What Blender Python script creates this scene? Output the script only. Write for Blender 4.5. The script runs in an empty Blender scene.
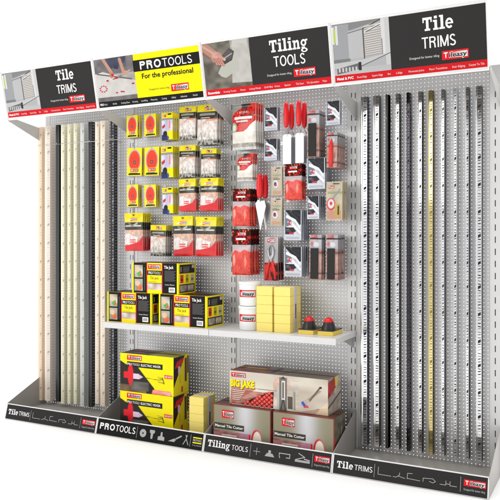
import bpy, math, random
import numpy as np
from mathutils import Vector, Euler
random.seed(7)
R = math.radians
SC = bpy.context.scene
COL = SC.collection

# ------------------------------------------------------------------ camera
cam_d = bpy.data.cameras.new('camera')
cam = bpy.data.objects.new('camera', cam_d); COL.objects.link(cam)
cam.location = (4.6846, -4.8926, 1.62)
cam.rotation_euler = (R(90), 0, 0.4829)
cam_d.sensor_width = 36.0; cam_d.sensor_fit = 'HORIZONTAL'
cam_d.lens = 36.0 * 702.14 / 500.0
cam_d.shift_y = -(250 - 235.18) / 500.0
cam_d.clip_start = 0.1; cam_d.clip_end = 500
SC.camera = cam

# ------------------------------------------------------------------ studio surroundings
W = bpy.data.worlds.new('World'); SC.world = W; W.use_nodes = True
nt = W.node_tree; nt.nodes.clear()
N = nt.nodes.new; LK = nt.links.new
tc = N('ShaderNodeTexCoord'); sp = N('ShaderNodeSeparateXYZ'); LK(tc.outputs['Generated'], sp.inputs[0])
def mapr(src, a, b, c=0.0, d=1.0, smooth=True):
    m = N('ShaderNodeMapRange'); m.interpolation_type = 'SMOOTHSTEP' if smooth else 'LINEAR'
    m.inputs['From Min'].default_value = a; m.inputs['From Max'].default_value = b
    m.inputs['To Min'].default_value = c; m.inputs['To Max'].default_value = d
    LK(src, m.inputs['Value']); return m.outputs['Result']
def mth(op, a, b):
    m = N('ShaderNodeMath'); m.operation = op
    for i, v in enumerate((a, b)):
        if isinstance(v, (int, float)): m.inputs[i].default_value = v
        else: LK(v, m.inputs[i])
    return m.outputs[0]
def mixc(fac, a, b):
    m = N('ShaderNodeMix'); m.data_type = 'RGBA'; LK(fac, m.inputs['Factor'])
    for k, v in ((6, a), (7, b)):
        if isinstance(v, tuple): m.inputs[k].default_value = (*v, 1)
        else: LK(v, m.inputs[k])
    return m.outputs[2]
X, Y, Z = sp.outputs
up = mapr(Z, 0.148, 0.164, 1, 0); dn = mapr(Z, -0.205, -0.185, 0, 1)
band = mth('MULTIPLY', up, dn)                       # bright world band behind the camera, shaped for the trims' reflections
az = mapr(X, -0.65, -0.15, 1.0, 0.60, False)
bandc = mixc(az, (0.30, 0.30, 0.31), (1.65, 1.65, 1.65))
dark = mixc(mapr(Z, 0.25, 0.75), (0.135, 0.115, 0.09), (0.55, 0.54, 0.52))
front = mixc(band, dark, bandc)
back = mapr(Y, -0.22, -0.02)
allc = mixc(back, front, (1.25, 1.25, 1.25))
bgn = N('ShaderNodeBackground'); bgn.inputs['Strength'].default_value = 1.0
LK(allc, bgn.inputs['Color']); wo = N('ShaderNodeOutputWorld'); LK(bgn.outputs[0], wo.inputs[0])

def area(name, loc, target, size, power, color=(1, 1, 1)):
    l = bpy.data.lights.new(name, 'AREA'); l.shape = 'RECTANGLE'; l.size, l.size_y = size
    l.energy = power; l.color = color
    o = bpy.data.objects.new(name, l); COL.objects.link(o); o.location = loc
    o.rotation_euler = (Vector(target) - Vector(loc)).to_track_quat('-Z', 'Y').to_euler()
    return o
area('added_key_light', (0.4, -5.6, 3.4), (2.2, 0, 1.2), (4.0, 2.6), 104, (1, 0.985, 0.96))  # area lamp added to lift the light on front faces
area('added_overhead_light', (2.0, 0.5, 9.0), (2.0, 0.5, 0), (12, 12), 820)  # unseen lamp added above to keep the floor white
SC.view_settings.view_transform = 'Standard'; SC.view_settings.look = 'None'
SC.view_settings.exposure = 0.0; SC.view_settings.gamma = 1.0
SC.cycles.max_bounces = 8; SC.cycles.transparent_max_bounces = 24

# ------------------------------------------------------------------ helpers
def lin(c):
    r = []
    for v in c[:3]:
        v = v / 255.0
        r.append(v / 12.92 if v <= 0.04045 else ((v + 0.055) / 1.055) ** 2.4)
    return tuple(r)
MATS = {}
def mat(name, rough=0.5, metal=0.0, noise=0.04, nscale=40, bump=0.0, bscale=200, spec=0.5, alpha=None, coat=0.0):
    if name in MATS: return MATS[name]
    m = bpy.data.materials.new(name); m.use_nodes = True; t = m.node_tree
    b = t.nodes['Principled BSDF']
    at = t.nodes.new('ShaderNodeAttribute'); at.attribute_name = 'Col'
    tcn = t.nodes.new('ShaderNodeTexCoord')
    nz = t.nodes.new('ShaderNodeTexNoise'); nz.inputs['Scale'].default_value = nscale; nz.inputs['Detail'].default_value = 3
    t.links.new(tcn.outputs['Object'], nz.inputs['Vector'])
    mr = t.nodes.new('ShaderNodeMapRange'); mr.inputs['To Min'].default_value = 1 - noise * 2; mr.inputs['To Max'].default_value = 1 + noise
    t.links.new(nz.outputs['Fac'], mr.inputs['Value'])
    vm = t.nodes.new('ShaderNodeVectorMath'); vm.operation = 'SCALE'
    t.links.new(at.outputs['Color'], vm.inputs[0]); t.links.new(mr.outputs[0], vm.inputs['Scale'])
    t.links.new(vm.outputs[0], b.inputs['Base Color'])
    rr = t.nodes.new('ShaderNodeMapRange'); rr.inputs['To Min'].default_value = max(0.02, rough * 0.85); rr.inputs['To Max'].default_value = min(1, rough * 1.2)
    t.links.new(nz.outputs['Fac'], rr.inputs['Value']); t.links.new(rr.outputs[0], b.inputs['Roughness'])
    b.inputs['Metallic'].default_value = metal; b.inputs['Specular IOR Level'].default_value = spec
    b.inputs['Coat Weight'].default_value = coat; b.inputs['Coat Roughness'].default_value = 0.12
    if bump:
        n2 = t.nodes.new('ShaderNodeTexNoise'); n2.inputs['Scale'].default_value = bscale
        t.links.new(tcn.outputs['Object'], n2.inputs['Vector'])
        bp = t.nodes.new('ShaderNodeBump'); bp.inputs['Strength'].default_value = bump; bp.inputs['Distance'].default_value = 0.002
        t.links.new(n2.outputs['Fac'], bp.inputs['Height']); t.links.new(bp.outputs[0], b.inputs['Normal'])
    if alpha is not None: b.inputs['Alpha'].default_value = alpha
    MATS[name] = m; return m
PAINT = mat('grey painted steel', 0.42, 0.25, 0.02, 6, 0.05, 900)
WPAINT = mat('white painted steel', 0.35, 0.0, 0.01, 6)
PRINT = mat('satin print', 0.5, 0, 0.015, 12, spec=0.1)
CARD = mat('glossy carton', 0.33, 0, 0.03, 14, 0.08, 25, spec=0.15)
FILM = mat('crinkled plastic bag', 0.2, 0, 0.03, 30, 0.55, 70)
CLEAR = mat('clear plastic shell', 0.12, 0, 0.02, 30, 0.2, 60, alpha=0.045, spec=0.3)
CHROME = mat('polished metal', 0.07, 1.0, 0.03, 4, 0.03, 30)
SATIN = mat('satin metal', 0.32, 1.0, 0.05, 8)
PLAS = mat('plastic', 0.35, 0, 0.03, 20)
FOAM = mat('sponge foam', 0.85, 0, 0.06, 120, 0.5, 600)
RUBB = mat('black rubber', 0.7, 0, 0.08, 60, 0.3, 300, spec=0.2)
WIRE = mat('zinc wire', 0.3, 1.0, 0.03, 20)
FLOOR = mat('white studio floor', 0.8, 0, 0.01, 1, spec=0.1)

_txt = {}
def text_geo(s, bold=0.0, res=2):
    k = (s, bold, res)
    if k not in _txt:
        cu = bpy.data.curves.new('t', 'FONT'); cu.body = s; cu.size = 1; cu.resolution_u = res; cu.offset = bold
        o = bpy.data.objects.new('t', cu); COL.objects.link(o)
        dg = bpy.context.evaluated_depsgraph_get(); me = o.evaluated_get(dg).to_mesh()
        v = [(p.co.x, p.co.y) for p in me.vertices]; f = [tuple(p.vertices) for p in me.polygons]
        fixed = []
        for q in f:
            ar = sum(v[q[i]][0] * v[q[(i + 1) % len(q)]][1] - v[q[(i + 1) % len(q)]][0] * v[q[i]][1] for i in range(len(q)))
            fixed.append(q if ar > 0 else q[::-1])
        o.evaluated_get(dg).to_mesh_clear(); bpy.data.objects.remove(o); bpy.data.curves.remove(cu)
        _txt[k] = (v, fixed)
    return _txt[k]
_H = max(p[1] for p in text_geo('H')[0])

class MB:
    def __init__(s): s.v = []; s.f = []; s.m = []; s.c = []; s.mats = []; s.sm = []
    def mi(s, m):
        if m not in s.mats: s.mats.append(m)
        return s.mats.index(m)
    def add(s, vs, fs, m, col, smooth=False):
        b = len(s.v); s.v += [tuple(p) for p in vs]
        if isinstance(col, tuple): s.c += [col] * len(vs)
        else: s.c += [tuple(c) for c in col]
        i = s.mi(m)
        for f in fs: s.f.append(tuple(b + k for k in f)); s.m.append(i); s.sm.append(smooth)
    def box(s, x0, x1, y0, y1, z0, z1, m, col, skip=''):
        vs = [(x0,y0,z0),(x1,y0,z0),(x1,y1,z0),(x0,y1,z0),(x0,y0,z1),(x1,y0,z1),(x1,y1,z1),(x0,y1,z1)]
        F = {'b':(0,3,2,1),'t':(4,5,6,7),'f':(0,1,5,4),'k':(2,3,7,6),'l':(3,0,4,7),'r':(1,2,6,5)}
        s.add(vs, [F[k] for k in F if k not in skip], m, col)
    def grid(s, o, u, v, cv, m, disp=None, lo=0.0, hi=1.0, smooth=True):
        """printed rectangle: origin o, edge vectors u, v; colours from canvas cv (rows bottom to top between lo and hi)"""
        h, w = cv.shape[:2]; r0 = int(lo * (h - 1)); r1 = int(math.ceil(hi * (h - 1)))
        o = Vector(o); u = Vector(u); v = Vector(v); n = u.cross(v).normalized()
        vs = []; cs = []
        for j in range(r0, r1 + 1):
            for i in range(w):
                a, b = i / (w - 1), j / (h - 1)
                p = o + u * a + v * b
                if disp: p = p + n * disp(a, b)
                vs.append(p); cs.append(cv[j, i])
        H = r1 - r0
        fs = [(j*w+i, j*w+i+1, (j+1)*w+i+1, (j+1)*w+i) for j in range(H) for i in range(w-1)]
        s.add(vs, fs, m, cs, smooth)
    def poly(s, o, u, v, pts, m, col):
        """flat polygon in the plane o + a*u + b*v"""
        o = Vector(o); u = Vector(u); v = Vector(v)
        s.add([o + u*a + v*b for a, b in pts], [tuple(range(len(pts)))], m, col)
    def rect(s, o, u, v, a0, b0, a1, b1, m, col): s.poly(o, u, v, [(a0,b0),(a1,b0),(a1,b1),(a0,b1)], m, col)
    def disc(s, o, u, v, a, b, ra, rb, m, col, n=24):
        s.poly(o, u, v, [(a+ra*math.cos(2*math.pi*i/n), b+rb*math.sin(2*math.pi*i/n)) for i in range(n)], m, col)
    def line(s, o, u, v, pts, wd, m, col):
        nn = Vector(u).cross(Vector(v)).normalized()
        for q, ((a,b),(c,d)) in enumerate(zip(pts, pts[1:])):
            o = Vector(o) + nn*.00008*q
            L = math.hypot(c-a, d-b) or 1; nx, ny = -(d-b)/L*wd/2, (c-a)/L*wd/2; ex, ey = (c-a)/L*wd/2, (d-b)/L*wd/2
            s.poly(o, u, v, [(a-ex-nx,b-ey-ny),(c+ex-nx,d+ey-ny),(c+ex+nx,d+ey+ny),(a-ex+nx,b-ey+ny)], m, col)
    def text(s, o, u, v, t, a, b, cap, m, col, width=None, align='l', bold=0.0, shear=0.0, res=2):
        """u and v are unit vectors; a, b the baseline start; cap the capital height"""
        vs, fs = text_geo(t, bold, res)
        if not vs: return
        k = cap / _H; x0 = min(p[0] for p in vs); x1 = max(p[0] for p in vs)
        kx = k if width is None else width / (x1 - x0)
        off = {'l': 0, 'c': -(x1-x0)*kx/2, 'r': -(x1-x0)*kx}[align]
        o = Vector(o); u = Vector(u); v = Vector(v)
        s.add([o + u*(a + off + (p[0]-x0)*kx + shear*p[1]*k) + v*(b + p[1]*k) for p in vs], fs, m, col)
    def tube(s, pts, r, m, col, n=6):
        pts = [Vector(p) for p in pts]; rings = []
        rr = r if isinstance(r, (list, tuple)) else [r]*len(pts)
        for i, p in enumerate(pts):
            t = (pts[min(i+1, len(pts)-1)] - pts[max(i-1, 0)]).normalized()
            a = t.cross(Vector((0,0,1)) if abs(t.z) < .9 else Vector((1,0,0))).normalized(); b = t.cross(a)
            rings.append([p + (a*math.cos(2*math.pi*k/n) + b*math.sin(2*math.pi*k/n))*rr[i] for k in range(n)])
        vs = [q for g in rings for q in g]
        fs = [(i*n+k, i*n+(k+1)%n, (i+1)*n+(k+1)%n, (i+1)*n+k) for i in range(len(pts)-1) for k in range(n)]
        fs += [tuple(range(n))[::-1], tuple((len(pts)-1)*n+k for k in range(n))]
        fs = [f[::-1] for f in fs]
        s.add(vs, fs, m, col, True)
    def lathe(s, c, prof, m, col, n=32, sx=1.0, sy=1.0):
        """profile of (radius, z[, colour]) turned about the vertical through c"""
        vs = []; cs = []
        for q in prof:
            for k in range(n):
                a = 2*math.pi*k/n; vs.append((c[0]+q[0]*sx*math.cos(a), c[1]+q[0]*sy*math.sin(a), c[2]+q[1])); cs.append(q[2] if len(q) > 2 else col)
        fs = [(i*n+k, i*n+(k+1)%n, (i+1)*n+(k+1)%n, (i+1)*n+k) for i in range(len(prof)-1) for k in range(n)]
        s.add(vs, fs, m, cs, True)
        if prof[-1][0] > 1e-5: s.add(vs[-n:], [tuple(range(n))], m, cs[-n:])
        if prof[0][0] > 1e-5: s.add(vs[:n], [tuple(range(n))[::-1]], m, cs[:n])
    def mesh(s, name):
        me = bpy.data.meshes.new(name); me.from_pydata([tuple(p) for p in s.v], [], s.f)
        for m in s.mats: me.materials.append(m)
        me.polygons.foreach_set('material_index', s.m); me.polygons.foreach_set('use_smooth', s.sm)
        ca = me.color_attributes.new('Col', 'FLOAT_COLOR', 'POINT')
        a = np.ones((len(s.v), 4), dtype=np.float32); a[:, :3] = np.array(s.c, dtype=np.float32)
        ca.data.foreach_set('color', a.ravel()); me.update(); return me
    def build(s, name, parent=None, loc=(0,0,0), rot=(0,0,0)):
        o = bpy.data.objects.new(name, s.mesh(name)); COL.objects.link(o); o.parent = parent
        o.location = loc; o.rotation_euler = rot; return o

def tag(o, label=None, cat=None, group=None, kind=None):
    for k, v in (('label', label), ('category', cat), ('group', group), ('kind', kind)):
        if v: o[k] = v
    return o
def thing(name, label, cat, loc, group=None, rot=(0,0,0)):
    o = bpy.data.objects.new(name, None); COL.objects.link(o); o.location = loc; o.rotation_euler = rot
    o.empty_display_size = 0.05
    return tag(o, label, cat, group)
def kids(o): return [c for c in COL.objects if c.parent == o]
def dup(root, loc, label, rot=None):
    def cp(o, par):
        c = o.copy(); COL.objects.link(c); c.parent = par
        for k in list(o.children): cp(k, c)
        return c
    r = cp(root, None); r.location = loc; r['label'] = label
    if rot: r.rotation_euler = rot
    return r

# ------------------------------------------------------------------ printed artwork (painted per vertex)
def stroke_text(m, o, u, v, s, a, b, cap, col, width, wt, mt):
    """plain grotesque capitals drawn with round-cornered strokes; wt is stroke weight over cap height"""
    def arc(cx, cy, rx, ry, a0, a1, n=12): return [(cx+rx*math.cos(R(a0+(a1-a0)*i/n)), cy+ry*math.sin(R(a0+(a1-a0)*i/n))) for i in range(n+1)]
    h = wt/2; t = 1-h; nq = Vector(u).cross(Vector(v)).normalized(); o = Vector(o)
    G = {'T':(.80,[[(0,t),(.80,t)],[(.40,t),(.40,0)]]), 'I':(.12,[[(.06,0),(.06,1)]]), 'L':(.64,[[(h,1),(h,h),(.64,h)]]),
     'M':(.98,[[(h,0),(h,1)],[(h+.02,.96),(.49,.04)],[(.96-h,.96),(.49,.04)],[(.98-h,0),(.98-h,1)]]),
     'P':(.74,[[(h,0),(h,1)],[(h,t),(.42,t)]+arc(.45,.73,.29-h,.27-h,90,-90)+[(h,.46+h)]]),
     'R':(.80,[[(h,0),(h,1)],[(h,t),(.44,t)]+arc(.47,.74,.28-h,.26-h,90,-90)+[(h,.48+h)],[(.46,.5),(.62,.40),(.68,0)]]),
     'O':(.92,[arc(.46,.5,.46-h,.51-h,0,360,28)]), 'S':(.72,[arc(.36,.74,.32-h,.27-h,20,250,12)+arc(.36,.255,.35-h,.265-h,82,-160,14)])}
    W_ = sum(G[c][0] for c in s)+.16*(len(s)-1)+(.10*(s.count('I')*1)); k = width/W_; x = 0
    for c in s:
        if c == 'I': x += .05
        for ip, pl in enumerate(G[c][1]):
            oo = o + nq*.00012*ip
            P = [Vector((a+(x+p[0])*k, b+p[1]*cap)) for p in pl]; n = len(P); L_ = []; R_ = []
            closed = (P[0]-P[-1]).length < 1e-6
            for i in range(n):
                d0 = (P[i]-P[i-1]) if (i > 0) else ((P[0]-P[-2]) if closed else P[1]-P[0]); d1 = (P[i+1]-P[i]) if i < n-1 else ((P[1]-P[0]) if closed else d0)
                d0 = d0.normalized(); d1 = d1.normalized(); tt = (d0+d1).normalized(); nn = Vector((-tt.y, tt.x)); f = wt*cap/2/max(.5, abs(tt.dot(d1)))
                L_.append(P[i]+nn*f); R_.append(P[i]-nn*f)
            for i in range(n-1): m.poly(oo, u, v, [R_[i],R_[i+1],L_[i+1],L_[i]], mt, col)
        x += G[c][0]+.16+(.05 if c == 'I' else 0)
class Canvas:
    def __init__(s, w, h, col): s.w, s.h = w, h; s.a = np.zeros((h, w, 3)); s.a[:] = lin(col); s.U, s.V = np.meshgrid(np.linspace(0,1,w), np.linspace(0,1,h))
    def put(s, mask, col, al=1.0):
        m = np.clip(mask, 0, 1)[..., None] * al; s.a = s.a*(1-m) + np.array(lin(col))*m; return s
    def soft(s, d): return np.clip(d * s.w + 0.5, 0, 1)
    def rect(s, a0, b0, a1, b1, col, al=1.0): return s.put(((s.U>=a0)&(s.U<=a1)&(s.V>=b0)&(s.V<=b1)).astype(float), col, al)
    def ell(s, a, b, ra, rb, col, al=1.0): return s.put(s.soft((1-np.sqrt(((s.U-a)/ra)**2+((s.V-b)/rb)**2))*min(ra,rb)), col, al)
    def poly(s, pts, col, al=1.0):
        ins = np.zeros(s.U.shape, bool)
        for (x0,y0),(x1,y1) in zip(pts, pts[1:]+pts[:1]):
            if y0 == y1: continue
            c = ((y0 > s.V) != (y1 > s.V)) & (s.U < (x1-x0)*(s.V-y0)/(y1-y0)+x0); ins ^= c
        return s.put(ins.astype(float), col, al)
    def line(s, a0, b0, a1, b1, wd, col, al=1.0):
        dx, dy = a1-a0, b1-b0; t = np.clip(((s.U-a0)*dx+(s.V-b0)*dy)/(dx*dx+dy*dy+1e-9), 0, 1)
        return s.put(s.soft(wd/2-np.hypot(s.U-a0-t*dx, s.V-b0-t*dy)), col, al)
    def noise(s, k, seed, region=None, cols=((0,0,0),(255,255,255)), al=0.5, thr=None):
        rng = np.random.RandomState(seed); g = rng.rand(k+2, k+2); x = s.U*k; y = s.V*k; i = x.astype(int); j = y.astype(int); fx = x-i; fy = y-j
        n = (g[j,i]*(1-fx)+g[j,i+1]*fx)*(1-fy)+(g[j+1,i]*(1-fx)+g[j+1,i+1]*fx)*fy
        if thr is not None: n = np.clip((n-thr)*8+.5, 0, 1)
        r = np.ones_like(n) if region is None else ((s.U>=region[0])&(s.U<=region[2])&(s.V>=region[1])&(s.V<=region[3])).astype(float)
        c0, c1 = np.array(lin(cols[0])), np.array(lin(cols[1])); c = c0+(c1-c0)*n[...,None]; m = r[...,None]*al
        s.a = s.a*(1-m)+c*m; return s
    def bars(s, a0, b0, a1, b1, n, col, seed=1, al=1.0):      # lines of tiny print
        rng = random.Random(seed); st = (b1-b0)/n
        for i in range(n):
            s.rect(a0, b0+i*st, a0+(a1-a0)*rng.uniform(.65, 1), b0+i*st+st*.5, col, al)
        return s
    def logo(s, a0, b0, a1, b1):
        s.rect(a0, b0, a1, b1, (220,30,40)); w, h = a1-a0, b1-b0
        s.rect(a0+w*.28, b0+h*.18, a1-w*.05, b1-h*.16, (225,225,225))
        for k in range(5): s.rect(a0+w*(.33+.125*k), b0+h*.25, a0+w*(.40+.125*k), b1-h*.25, (35,30,35))
        s.rect(a0+w*.1, b0+h*.25, a0+w*.2, b1-h*.2, (255,250,250)); return s

YEL=(250,232,20); RED=(226,30,38); BLK=(28,26,26)
def cv_disc():
    c = Canvas(54, 81, YEL); c.ell(.5,.56,.43,.40,(196,186,176)); c.ell(.5,.55,.37,.35,(238,74,44)); c.ell(.5,.50,.30,.26,(226,60,40),.6)
    for k in range(10):
        a = k*.63; c.line(.5+.14*math.cos(a),.53+.13*math.sin(a),.5+.33*math.cos(a),.53+.31*math.sin(a),.02,(215,52,36),.6)
    c.ell(.5,.50,.09,.06,(60,60,58)); c.ell(.5,.50,.035,.025,(180,170,160))
    c.rect(0,0,1,.30,YEL); c.rect(0,.0,1,.035,(170,165,155)); c.logo(.24,.17,.78,.28); c.rect(.10,.055,.90,.12,BLK); c.rect(.2,.125,.7,.15,BLK,.7); return c.a
def cv_drill():
    c = Canvas(34, 56, (206,200,222)); c.rect(0,.8,1,1,YEL); c.rect(.55,.92,.9,.97,BLK); c.rect(.02,.74,1,.80,(150,150,140)); c.logo(.1,.85,.45,.93)
    c.noise(6,3,(0,.3,1,.74),((150,150,190),(245,240,250)),.7); c.poly([(.02,.52),(.3,.6),(.32,.5),(.1,.42)],(190,60,70)); c.rect(.66,.42,.8,.72,(230,110,100),.8)
    c.rect(0,.0,.5,.20,(52,56,96)); c.ell(.32,.24,.2,.11,(40,38,44)); c.rect(.5,.0,1,.34,YEL); c.poly([(.5,.0),(.6,.0),(.68,.10),(.52,.2)],(70,90,170)); c.rect(0,0,1,.03,(52,70,150)); return c.a
def cv_white(seed=1):
    c = Canvas(60, 90, (226,218,208)); c.noise(15,seed,None,((140,124,112),(255,250,244)),.95); c.noise(7,seed+5,(0,.35,1,.7),((230,150,130),(250,246,240)),.35)
    c.rect(0,.0,1,.12,(150,148,140)); c.noise(17,seed+9,(0,0,1,.13),((46,48,44),(176,172,164)),.85,.5); c.noise(30,seed+3,(0,.1,1,.62),((120,100,90),(255,255,250)),.3)
    c.rect(0,.63,1,.83,(46,44,36)); c.rect(.12,.73,.88,.785,(150,150,140)); c.bars(.2,.66,.85,.71,1,(190,186,176),seed)
    c.rect(0,.83,1,1,(240,222,24)); c.noise(6,seed+2,(0,.83,1,1),((196,178,20),(252,240,60)),.5); c.logo(.36,.855,.74,.935)
    c.poly([(.5,.57),(1,.6),(1,.64),(.5,.64)],(220,120,70),.8); c.rect(0,0,.03,1,(150,145,135),.5); c.rect(.97,0,1,1,(150,145,135),.5); return c.a
def cv_red(seed=1):
    c = Canvas(60, 90, (206,176,160)); c.noise(7,seed,(0,.2,1,.58),((150,100,90),(250,214,190)),.8); c.ell(.42,.50,.13,.09,(236,150,90)); c.ell(.86,.50,.12,.1,(230,160,110))
    c.poly([(.02,.18),(.08,.44),(.3,.47),(.5,.40),(.75,.36),(.72,.2),(.4,.16)],(246,240,240)); c.noise(17,seed+7,(0,.16,1,.56),((120,70,64),(255,240,230)),.38); c.noise(26,seed+8,(0,.2,1,.5),((90,50,50),(255,250,246)),.22); c.bars(.34,.22,.66,.34,2,(226,80,80),seed)
    c.poly([(0,0),(1,0),(1,.40),(.8,.24),(.3,.17),(0,.15)],(214,30,38)); c.noise(6,seed+4,(0,0,1,.14),((190,20,30),(240,60,60)),.5)
    c.rect(0,.56,1,.76,(44,42,32)); c.rect(.08,.645,.92,.675,(206,204,190)); c.line(.5,.66,.72,.73,.05,(170,170,160)); c.line(.5,.66,.28,.73,.05,(120,120,110))
    c.rect(0,.76,1,1,(240,220,20)); c.noise(6,seed+2,(0,.76,1,1),((190,170,16),(252,240,60)),.55); c.logo(.36,.79,.72,.87); c.poly([(.15,.8),(.35,.86),(.35,.8)],(250,246,225)); c.ell(.5,.95,.06,.015,(90,80,20)); return c.a
def cv_spacer(beige=True):
    c = Canvas(66, 96, (240,236,230)); c.poly([(0,.38),(0,.82),(.5,1),(1,1),(1,.62),(.78,.52),(.66,.44),(.5,.38)],(206,34,30)); c.noise(12,4,(0,.38,1,1),((210,30,26),(60,20,16)),.0)
    rng = random.Random(3)
    for k in range(120):
        a = rng.uniform(.02,1); b = rng.uniform(.40,.98)
        if b < .4+.28*a or b > .86+.3*a: continue
        c.poly([(a,b-.022),(a+.036,b),(a,b+.022),(a-.036,b)],(52,26,18) if rng.random()<.5 else ((240,110,70) if rng.random()<.4 else (176,26,24)))
    c.poly([(0,.78),(0,1),(.72,1),(.42,.9)],(150,148,142)); c.poly([(.38,1),(.78,1),(.64,.88),(.42,.88)],(60,56,50)); c.poly([(.78,1),(1,1),(1,.9),(.9,.86)],(226,60,44))
    c.logo(.3,.77,.72,.84); c.rect(.12,.66,.86,.71,(250,240,235)); c.rect(.2,.60,.7,.63,(250,230,220),.8); c.ell(.1,.48,.14,.11,(150,172,150)); c.ell(.1,.48,.09,.07,(206,220,200))
    c.rect(0,.06,1,.14,(150,138,116)); c.rect(0,0,1,.06,(214,218,220)); c.noise(8,2,(0,.14,1,.38),((196,186,172),(252,250,246)),.7); c.noise(30,5,(0,.14,1,.36),((190,180,166),(255,255,250)),.35); c.noise(24,6,(0,0,1,.14),((110,100,84),(236,236,232)),.45); return c.a
def cv_rspacer(seed=1):
    c = Canvas(60, 96, (222,40,30)); c.rect(0,.56,1,.66,(188,178,180)); c.noise(9,seed,(0,0,1,.56),((190,18,20),(246,72,56)),.8); c.noise(26,seed+1,(0,0,1,.5),((150,14,16),(255,110,84)),.38)
    c.poly([(0,.56),(1,.56),(1,.50),(.7,.56),(.5,.5),(.2,.54),(0,.46)],(200,170,172)); c.poly([(.06,.4),(.2,.46),(.24,.3),(.12,.18)],(255,190,170),.6); c.poly([(.7,.34),(.76,.44),(.84,.3),(.74,.14)],(255,170,150),.5)  # pale patches are highlights painted on the bag contents
    c.rect(0,.66,1,1,(60,22,20)); rng = random.Random(seed)
    for k in range(46):
        a = rng.uniform(0,1); b = rng.uniform(.68,.99); r = rng.uniform(.02,.05); c.poly([(a,b-r*.7),(a+r,b),(a,b+r*.7),(a-r,b)],(220,36,30) if rng.random()<.75 else (240,130,70))
    c.logo(.28,.85,.74,.93); c.rect(.22,.765,.72,.80,(244,240,238)); return c.a
def cv_bw(seed=1):
    c = Canvas(54, 81, (214,220,230)); c.noise(8,seed,(0,.1,1,1),((150,156,170),(246,250,255)),.7)
    c.poly([(.05,1),(.95,1),(.95,.52),(.80,.46),(.56,.66),(.34,.70),(.20,.84)],(16,16,19)); c.poly([(.05,.98),(.05,.34),(.2,.42),(.44,.62),(.24,.84)],(120,124,134)); c.line(.12,.9,.42,.7,.05,(200,205,214)); c.line(.3,.95,.8,.7,.015,(70,72,80)); c.line(.5,.97,.9,.8,.012,(60,62,70))
    c.poly([(.10,.74),(.40,.66),(.66,.58),(.92,.36),(.92,.46),(.66,.68),(.40,.76),(.12,.84)],(244,247,252)); c.line(.46,.54,.92,.24,.09,(250,250,254)); c.line(.2,.6,.5,.56,.03,(236,240,246))
    c.rect(.06,.19,.54,.42,(24,22,26)); c.poly([(.3,.42),(.54,.42),(.7,.30),(.54,.24)],(30,28,32)); c.ell(.34,.56,.09,.07,(206,56,66)); c.ell(.37,.57,.04,.03,(246,210,214)); c.rect(.3,.2,.55,.25,(200,40,50)); c.rect(.12,.43,.6,.46,(240,240,244))
    c.bars(.10,.28,.40,.38,3,(120,120,128),seed); c.rect(0,0,1,.17,(216,219,228)); c.bars(.1,.05,.9,.12,2,(170,173,188),seed); c.rect(0,0,.05,1,(200,204,214)); c.rect(.95,0,1,1,(200,204,214)); return c.a
def cv_beige(seed=1):
    c = Canvas(32, 56, (198,188,168)); c.noise(5,seed,None,((170,160,130),(226,208,190)),.6); c.logo(.2,.82,.5,.9); c.rect(.5,.93,.85,.97,(70,66,58)); c.rect(.1,.68,.9,.74,(150,160,120),.7)
    c.ell(.4,.4,.22,.13,(240,236,240)); c.ell(.36,.4,.13,.08,(60,60,130)); c.ell(.42,.37,.08,.05,(200,40,50)); c.rect(.1,.04,.9,.16,(206,150,120),.8); c.bars(.15,.55,.8,.64,3,(120,110,90),2); return c.a
def cv_circle():
    c = Canvas(40, 66, (200,192,166)); c.noise(6,3,None,((160,150,120),(226,210,184)),.5); c.logo(.14,.83,.5,.9); c.rect(.42,.93,.8,.965,(60,58,50)); c.rect(.1,.68,1,.74,(150,158,120),.8)
    c.rect(.06,.04,.94,.26,(206,140,120),.8); c.line(.3,.5,.85,.8,.06,(150,150,150)); c.ell(.3,.42,.27,.16,(214,30,70)); c.ell(.3,.43,.2,.12,(232,226,224)); c.ell(.3,.44,.08,.05,(206,40,60)); c.rect(.52,.1,.86,.42,(196,170,80)); c.rect(.7,.14,.8,.38,(70,60,40)); return c.a
def cv_grey(seed=1):                                              # backing card of brush, knife and rubber packs
    c = Canvas(36, 64, (206,160,146)); c.noise(8,seed,(0,0,1,.7),((150,84,74),(236,196,182)),.8); c.rect(0,.68,1,1,(176,176,180)); c.noise(5,seed+1,(0,.7,1,.9),((150,150,156),(220,220,224)),.6); c.noise(20,seed+2,(0,0,1,.68),((110,60,52),(246,214,200)),.35)
    c.rect(0,.89,1,.925,(40,36,38)); c.logo(.12,.93,.66,.985); c.ell(.2,.8,.12,.05,(220,60,60),.7); c.ell(.55,.78,.2,.06,(236,236,240),.8); c.rect(0,.12,1,.16,(84,40,38),.7); c.rect(0,.58,1,.62,(70,34,34),.6); return c.a
def cv_pliers():
    c = Canvas(36, 70, (178,176,176)); c.noise(5,2,None,((140,138,140),(216,214,214)),.6); c.logo(.2,.88,.85,.96); c.rect(0,0,1,.40,(120,26,28)); c.noise(12,5,(0,0,1,.42),((40,16,16),(226,60,50)),.85,.5); return c.a

CV = dict(disc=cv_disc(), drill=cv_drill(), white=cv_white(1), redbag=cv_red(2), spacer=cv_spacer(), rspacer=cv_rspacer(3), bw=cv_bw(2), beige=cv_beige(2), circle=cv_circle(), brush=cv_grey(2), knife=cv_grey(5), rubber=cv_grey(9), pliers=cv_pliers())

# ------------------------------------------------------------------ floor
m = MB(); m.box(-12, 14, -7, 8, -0.02, 0.037, FLOOR, (0.96, 0.96, 0.96)); tag(m.build('floor'), kind='structure')

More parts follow.
